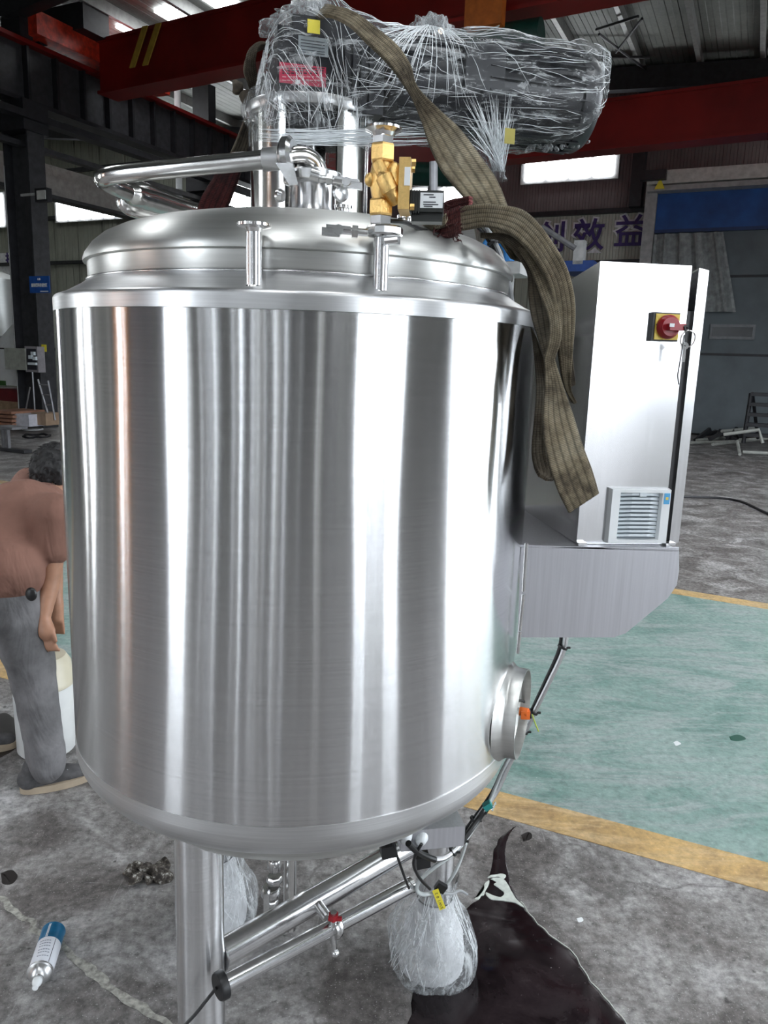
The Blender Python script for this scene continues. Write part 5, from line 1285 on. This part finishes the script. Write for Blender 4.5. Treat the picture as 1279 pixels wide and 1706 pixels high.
bcap = [(pel, chest, .135, .15), (chest, neckP, .13, .055), (neckP, headP, .055, .06), (headP, .1, (.82, .98, 1.12), None),
        (chest, shN, .09, .06), (chest, shF, .09, .06), (shN, elb, .052, .043), (elb, wri, .043, .027), (wri, hnd, .027, .034),
        (shF, shF+Vector((.08, .0, -.26)), .052, .043), (shF+Vector((.08, .0, -.26)), shF+Vector((.10, -.04, -.5)), .043, .027),
        (hipP, kneeP, .085, .06), (kneeP, ank, .058, .04), (hip2, knee2, .085, .06), (knee2, ank2, .058, .04)]
fd = (hnd-wri).normalized()
for k in range(4):
    b0 = hnd+Vector((-.022+.015*k, 0, -.018)); b1 = b0+fd*.035+Vector((.004, -.003, 0)); b2 = b1+fd*.026+Vector((.010, .006, 0))
    bcap += [(b0, b1, .0088, .0082), (b1, b2, .0082, .0068)]
bcap += [(hnd+Vector((.03, -.012, .012)), hnd+Vector((.045, -.02, -.03)), .010, .008)]
far_h = shF+Vector((.10, -.04, -.5)); bcap += [(far_h, far_h+Vector((0, 0, -.07)), .03, .028)]
for k in range(4): bcap += [(far_h+Vector((-.022+.015*k, 0, -.08)), far_h+Vector((-.022+.015*k, .01, -.15)), .0085, .007)]
# ears and nose on the head (turned down and away)
bcap += [(headP+Vector((-.078, -.01, -.012)), .024, (.5, 1, 1.3), None), (headP+Vector((.03, .05, -.09)), .022, (1, 1, 1), None)]
bdy = capsules('body', bcap, .0075, 4, skin, per)
hair = capsules('hair', [(headP+Vector((-.004, -.010, .018)), .109, (.84, .98, 1.06), None), (headP+Vector((-.02, .02, .045)), .085, (1, 1, .9), None)], .008, 2, plain('black_hair', (.010, .009, .010), .55, var=.4, scale=60), per, .014, 42)
hr = MB()
for k in range(500):
    a = rg_.uniform(0, 6.28); e = rg_.uniform(-.5, 1.5); d = Vector((math.cos(a)*math.cos(e), math.sin(a)*math.cos(e), math.sin(e)))
    p = headP+Vector((d.x*.092, d.y*.106-.01, d.z*.116+.02)); q = p+d*.010+Vector((rg_.uniform(-.012, .012), rg_.uniform(-.012, .012), -.010))
    hr.tube([p, q], [.0016, .0005], 4)
stuff(hr.build('hair_strand', bpy.data.materials['black_hair'], hair))
def cloth_mat(name, col, var=.15, fold=.5):
    t = NT(name); v = t.coord(scale=(1, 1, 1)); big = t.noise(t.coord(scale=(5, 3, 2.2), rot=(0, .7, 0)), 1.5, 3, .5, 1.4); n = t.noise(v, 6, 6, .6); f = t.noise(v, 220, 3, .6)
    c = t.ramp(n, [(.3, tuple(x*(1-var*1.6) for x in col)), (.7, tuple(min(1, x*(1+var)) for x in col))])
    t.bump(t.math('ADD', t.math('MULTIPLY', big, fold*3), t.math('MULTIPLY', f, .01)), .5, .03); return t.set(c, .88)
m_shirt = cloth_mat('brown_cotton', (.235, .118, .088), .10, .5); m_trs = cloth_mat('worn_grey_denim', (.165, .16, .165), .35, .5)
loin = pel+Vector((-.02, 0, .02))
capsules('t_shirt', [(loin, chest, .165, .172), (chest, chest+(neckP-chest)*.72, .17, .10), (chest, shN, .12, .085), (chest, shF, .12, .085), (shN, shN.lerp(elb, .52), .082, .074), (shF, shF+Vector((.04, 0, -.15)), .082, .072), (loin+Vector((-.06, .02, -.03)), loin+Vector((.05, 0, -.01)), .17, .165), (hipP+Vector((-.05, -.01, .06)), hipP+Vector((.0, -.01, .07)), .135, .135)], .0085, 3, m_shirt, per, .010, 6)
capsules('trousers', [(hipP+Vector((-.02, 0, .03)), kneeP, .118, .088), (kneeP, ank+Vector((0, 0, .03)), .086, .072), (ank+Vector((0, 0, .07)), ank+Vector((.005, -.01, .0)), .074, .068),
                      (hip2+Vector((0, 0, .03)), knee2, .118, .088), (knee2, ank2+Vector((0, 0, .03)), .086, .070), (hipP+Vector((0, 0, .06)), hip2+Vector((0, 0, .06)), .125, .125)], .0085, 3, m_trs, per, .011, 6)
pk = W(52, 990, PY-.09); MB().sphere(pk, .024, 14, 10, (.9, .5, 1.1)).build('phone_pouch', m_black, per)
def shoe(c, dirv):
    d = Vector(dirv).normalized(); s_ = Vector((-d.y, d.x, 0))
    up_ = capsules('shoe', [(c+d*-.05+UP*.055, c+d*.09+UP*.045, .044, .036), (c+d*.09+UP*.042, c+d*.15+UP*.034, .037, .030), (c+d*-.04+UP*.06, c+d*-.03+UP*.10, .044, .042)], .006, 3, plain('grey_suede', (.085, .082, .085), .85, var=.25, scale=25, bump=.4), per)
    so = MB(); P_ = []
    for k in range(28):
        a = 2*math.pi*k/28; rr_ = .048+.004*math.cos(a); P_.append(c+d*(.05+.135*math.cos(a))+s_*(rr_*math.sin(a))+UP*.002)
    so.prism(P_, UP*.028); so.build('sole', plain('tan_rubber', (.42, .34, .25), .7), up_, bevel=.003)
    for k in range(4): MB().tube(cr([c+d*(.02+.022*k)-s_*.026+UP*(.086-.006*k), c+d*(.025+.022*k)+UP*(.094-.007*k), c+d*(.02+.022*k)+s_*.026+UP*(.086-.006*k)], 4), .0035, 6).build('lace', m_cable, up_)
shoe(Vector((ank.x-.01, ank.y-.01, 0)), (.86, .5, 0)); shoe(Vector((ank2.x, ank2.y, 0)), (1, .25, 0))

pail = thing('plastic_drum', 'white plastic drum standing behind the leg of the person', 'drum', FZ(72, 1262))
pc_ = FZ(70, 1256); pr_ = .118
hh_ = W(70, 1096, pc_.y).z
MB().lathe((pc_.x, pc_.y+.05, 0), UP, [(0, .002), (pr_*.94, .002), (pr_, .012), (pr_*1.02, hh_*.62), (pr_, hh_*.66), (pr_, hh_*.68)], 40).build('drum_body', plain('milky_plastic', (.74, .75, .74), .4, var=.05), pail)
MB().lathe((pc_.x, pc_.y+.05, 0), UP, [(pr_, hh_*.68), (pr_*1.05, hh_*.69), (pr_*1.05, hh_*.73), (pr_, hh_*.75), (pr_*.97, hh_*.9), (pr_*.8, hh_*.98), (0, hh_)], 40).build('drum_top', plain('cream_plastic', (.62, .57, .44), .4, var=.05), pail)

# ------------------------------------------------------------------ things in the background, left
def abox(name, mat, x0, y0, x1, y1, v, depth, parent=None, bevel=0):
    a, b = buv(PV(x0, (y0+y1)/2, v)), buv(PV(x1, (y0+y1)/2, v)); zt1 = PV((x0+x1)/2, y0, v).z; zb = max(.005, PV((x0+x1)/2, y1, v).z)
    return MB().bbox(a[0], b[0], v, v+depth, zb, zt1).build(name, mat, parent, smooth=0, bevel=bevel)
eb = thing('electric_box', 'open grey electric box with its door swung left on the dark column', 'box', PV(52, 600, 11.3))
abox('box_shell', plain('box_grey', (.30, .28, .30), .5), 42, 577, 63, 620, 11.35, .18, eb)
abox('box_inside', m_ink, 45, 581, 60, 616, 11.33, .03, eb)
abox('door', plain('box_door', (.34, .35, .31), .5), 8, 580, 42, 616, 11.30, .03, eb)
for (x0, y0, x1, y1) in ((51, 586, 56, 592), (47, 592, 52, 598), (54, 594, 59, 600), (46, 604, 59, 608)): abox('breaker', m_ltgrey, x0, y0, x1, y1, 11.28, .05, eb)
sg_ = thing('notice_board', 'blue notice sign with white characters hanging at the dark column', 'sign', PV(67, 475, 11.2))
abox('sign_plate', plain('sign_blue', (.012, .085, .36), .5), 49, 460, 82, 488, 11.25, .02, sg_)
a = buv(PV(65.5, 475.5, 11.24)); text('sign_letter', '原材料存放区', .075, m_white, B(a[0], 11.235, a[2]), BU, (0, 0, 1), sg_, .003, bold=.002)
a = buv(PV(65, 465.5, 11.24)); text('sign_letter', '名称', .045, m_white, B(a[0], 11.235, a[2]), BU, (0, 0, 1), sg_, .003)
abox('underline', m_white, 67, 484.5, 80, 486, 11.24, .005, sg_)
abox('yellow_sticker', m_tagyel, 69, 574, 77, 586, 11.53, .01, columns[2])
fl_ = thing('flood_lamp', 'small square flood lamp bracketed to the dark column', 'lamp', PV(68, 325, 11.2))
abox('lamp_housing', m_frame, 58, 313, 78, 336, 11.2, .12, fl_, .01); abox('lamp_glass', plain('frosted_glass', (.5, .5, .48), .3), 61, 317, 75, 332, 11.18, .02, fl_)
abox('lamp_arm', m_mull, 34, 322, 60, 326, 11.3, .04, fl_)
m_tankfar = steel('far_tank_steel', (.5, .51, .5), .4, 0)
ft_ = thing('storage_tank', 'grey storage tank with conical lid at the far left edge', 'tank', FZ(-2, 700))
fp = PV(-4, 600, 13.0); frr = abs(buv(PV(30, 520, 13.0))[0]-buv(PV(-4, 520, 13.0))[0])
fz0, fz1, fz2, fz3 = [PV(0, y_, 13.0).z for y_ in (700, 560, 470, 455)]
MB().lathe((fp.x, fp.y, 0), UP, [(0, fz1-.3), (frr*.6, fz1-.1), (frr, fz1), (frr, fz2), (frr*1.03, fz2), (frr*1.03, fz2+.05), (frr*.3, fz3+.05), (0, fz3+.1)], 40).build('tank_body', m_tankfar, ft_)
for k in range(3):
    a = R(30+120*k); MB().cyl((fp.x+frr*.8*math.cos(a), fp.y+frr*.8*math.sin(a), .01), (fp.x+frr*.8*math.cos(a), fp.y+frr*.8*math.sin(a), fz1-.05), .06).build('leg', m_tankfar, ft_)
hm = thing('hopper_machine', 'white hopper machine on a dark red base beside the dark column', 'machine', FZ(10, 690))
hv = 11.9
hz0, hz1 = PV(20, 580, hv).z, PV(33, 517, hv).z; u0_, u1_, ua_ = buv(PV(-14, 580, hv))[0], buv(PV(38, 580, hv))[0], buv(PV(34, 517, hv))[0]
MB().hexa([B(u0_, hv, hz0), B(u1_, hv, hz0), B(u1_, hv+.7, hz0), B(u0_, hv+.7, hz0), B(ua_-.12, hv+.2, hz1), B(ua_+.08, hv+.2, hz1), B(ua_+.08, hv+.45, hz1), B(ua_-.12, hv+.45, hz1)]).build('hopper', m_white, hm, smooth=0)
abox('machine_body', m_white, -14, 582, 38, 642, hv, .7, hm); abox('side_panel', m_mull, 30, 646, 42, 682, hv-.05, .3, hm)
abox('base', plain('base_dark_red', (.17, .012, .018), .5), -14, 648, 30, 668, hv, .6, hm); abox('control_strip', plain('strip_green', (.05, .14, .03), .5), -6, 634, 8, 642, hv-.03, .05, hm)
abox('timber_block', plain('pale_timber', (.40, .27, .17), .7), -14, 668, 32, 695, hv, .6, hm)
plk = abox('plank', plain('red_timber', (.30, .15, .095), .7), -14, 704, 20, 708.5, 10.5, .8); tag(plk, 'reddish plank at the bottom of the low stack at the left edge', 'plank', 'planks in the low stack at the left edge')
for k in range(3):
    o = plk.copy(); COL.objects.link(o); o.location = (0.02*(k % 2), .0, .078*(k+1)); tag(o, ('reddish plank second from the floor in the low stack at the left edge', 'reddish plank third from the floor in the low stack at the left edge', 'reddish plank on top of the low stack at the left edge')[k], 'plank', 'planks in the low stack at the left edge')
m_card = plain('cardboard', (.36, .25, .17), .8)
wbx = abox('storage_box', plain('white_card', (.58, .58, .64), .6), 25, 690, 48, 710, 10.6, .4); tag(wbx, 'small pale box between the plank stack and the cardboard box', 'box')
cbx_ = abox('cardboard_box', m_card, 52, 688, 76, 708, 10.8, .4); tag(cbx_, 'brown cardboard box at the foot of the dark column', 'box')
ld = thing('step_ladder', 'thin aluminium step ladder leaning by the dark column', 'ladder', FZ(84, 704))
m_alu = plain('dull_aluminium', (.35, .35, .37), .4, .6)
LA, LB_, LC, LD = PV(63, 632, 11.0), PV(84, 703, 11.0), PV(80, 634, 11.0), PV(92, 700, 11.0)
for p, q in ((LA, LB_), (LC, LD)): MB().cyl(p, q, .02, seg=8).build('stile', m_alu, ld)
for k in range(4): t = .12+.24*k; MB().cyl(LA.lerp(LB_, t), LC.lerp(LD, t), .015, seg=8).build('rung', m_alu, ld)
for (x0, y0, x1, y1) in ((50, 645, 42, 688), (54, 620, 58, 684)): MB().cyl(PV(x0, y0, 11.2), PV(x1, y1, 11.2), .015, seg=6).build('brace', m_alu, ld)
st_ = thing('trestle', 'low metal trestle on the floor at the left edge', 'trestle', FZ(5, 754))
tv = buv(FZ(10, 752))[1]
for x_ in (2, 10): abox('post', m_alu, x_, 712, x_+3, 750, tv, .05, st_)
abox('foot_bar', m_frame2, -6, 748, 40, 753, tv-.05, .15, st_); abox('top_bar', m_alu, -10, 711, 20, 715, tv, .3, st_)
hc = FZ(60, 728); P_ = [hc+Vector((.22*math.cos(a)*(1+.1*math.sin(3*a)), .30*math.sin(a), .02+.012*math.sin(5*a))) for a in [4*math.pi*k/60 for k in range(60)]]
tag(MB().tube(P_, .022, 6).build('hose_coil', m_frame), 'dark hose coil lying on the floor behind the head of the person', 'hose')
wl_ = FZ(55, 716); tag(MB().lathe((wl_.x, wl_.y, .003), UP, [(0, 0), (.2, 0), (.21, .02), (.1, .03), (0, .03)], 24).build('lid', m_white), 'flat white lid lying on the floor by the pale box', 'lid')

# ------------------------------------------------------------------ things in the background, right
sl = thing('step_ladder', 'dark broad step ladder standing before the grey fabric door', 'ladder', FZ(1262, 738))
lv_ = 17.5
def pl_(x_, y_, v=lv_): return PV(x_, y_, v)
for x0, x1 in ((1251, 1238), (1296, 1300)): MB().tube([pl_(x0, 655), pl_(x1, 738)], .045, 8).build('stile', m_frame, sl)
for x0, x1 in ((1253, 1262), (1296, 1310)): MB().tube([pl_(x0, 655), pl_(x1, 730, 18.4)], .035, 8).build('stile', m_frame, sl)
for k in range(5):
    y_ = 657+k*17; xo = 1250-k*3; a, b_ = pl_(xo, y_), pl_(1297, y_+1); MB().box((a+b_)/2, ((b_-a).length, .22, .07), (BU, BV, UP)).build('step', m_frame, sl, smooth=0)
rail = []
def floor_bar(x0, y0, x1, y1, r_, mat, name, label, z=0.03, cat='pipe', group=None, z1=None):
    a, b_ = FZ(x0, y0), FZ(x1, y1); a.z = z; b_.z = z if z1 is None else z1
    return tag(MB().cyl(a, b_, r_, seg=8).build(name, mat), label, cat, group)
m_palepipe = plain('pale_pipe', (.42, .43, .40), .5)
G_ = 'loose pipes on the floor before the grey door'
for (x0, y0, x1, y1, z, lb) in ((1150, 742, 1222, 740, .06, 'pale pipe lying level beside the cabinet door edge'), (1186, 748, 1290, 736, .10, 'long pale pipe slanting across the front of the heap'), (1236, 757, 1300, 760, .05, 'pale pipe nearest the viewer in the heap at the right edge'), (1230, 748, 1300, 744, .2, 'pale pipe raised above the nearest one at the right edge'), (1160, 737, 1215, 732, .05, 'pale pipe among the dark scrap behind'), (1200, 738, 1268, 730, .28, 'highest pale pipe of the heap, below the dark ladder')):
    floor_bar(x0, y0, x1, y1, .035, m_palepipe, 'pipe', lb, z, 'pipe', G_)
fr_ = thing('barrier', 'bent pale pipe frame standing up from the heap before the grey door', 'barrier', FZ(1262, 742))
a, b_, c_ = PV(1205, 724, 16.8), PV(1264, 716, 16.8), PV(1270, 738, 16.8); MB().tube([a, b_, c_], .035, 8).build('frame_tube', m_palepipe, fr_)
MB().tube([PV(1228, 735, 16.6), PV(1232, 757, 16.0)], .03, 8).build('frame_tube', m_palepipe, fr_)
rs = random.Random(5)
for k in range(9):
    c = FZ(1168+k*8+rs.uniform(-3, 3), 733+rs.uniform(-4, 4)); d = Vector((rs.uniform(-1, 1), rs.uniform(-.4, .4), rs.uniform(.0, .5))).normalized()
    tag(MB().box(c+UP*.14, (rs.uniform(.3, .6), .10, .07), frame(d)[::-1]).build('scrap_piece', m_frame, bevel=.01, smooth=0), 'dark scrap piece in the heap behind the pale pipes', 'scrap', 'dark scrap behind the pale pipes')
cf = cr([FZ(1120, 829), FZ(1190, 831), FZ(1232, 837), FZ(1262, 850), FZ(1300, 868)], 8)
tag(MB().tube([p+UP*.014 for p in cf], .016, 8).build('floor_cable', m_frame), 'black cable lying across the far floor right of the cabinet', 'cable')
# platform stair behind the sling
ps = thing('platform_stair', 'pale handrail post of a work platform beyond the cabinet', 'stair', FZ(960, 720))
pvv = 14.0
MB().tube([PV(902, 378, pvv), PV(958, 414, pvv)], .05, 8).build('handrail', m_alu, ps); MB().tube([PV(902, 378, pvv), PV(902, 450, pvv)], .04, 8).build('post', m_alu, ps)
abox('post_box', m_mull, 955, 400, 972, 440, pvv, .2, ps); abox('platform', plain('platform_blue', (.01, .05, .22), .5), 938, 434, 988, 452, pvv, .8, ps)
for x_ in (942, 984): MB().tube([PV(x_, 450, pvv+.4), Vector((PV(x_, 450, pvv+.4).x, PV(x_, 450, pvv+.4).y, .01))], .04, 8).build('post', m_alu, ps)
bf = thing('work_frame', 'white steel frame with a blue hoop behind the dome and sling', 'frame', FZ(850, 900))
bv_ = 5.2
abox('top_beam', m_mull, 796, 436, 866, 456, bv_, .3, bf)
for x_ in (800, 846): p = PV(x_+4, 456, bv_+.1); MB().box((p.x, p.y, p.z/2), (.05, .05, p.z)).build('leg', m_mull, bf, smooth=0)
hb = [PV(x_, y_, bv_+.1) for x_, y_ in ((806, 436), (808, 415), (820, 400), (836, 402), (846, 416), (848, 436))]; MB().tube(cr(hb, 5), .035, 8).build('hoop', plain('blue_hoop', (.01, .18, .50), .4), bf)
p = PV(722, 270, 5.3); q = PV(722, 420, 5.3); MB().tube([Vector((q.x, q.y, q.z)), p], .03, 10).build('post', m_alu, bf)
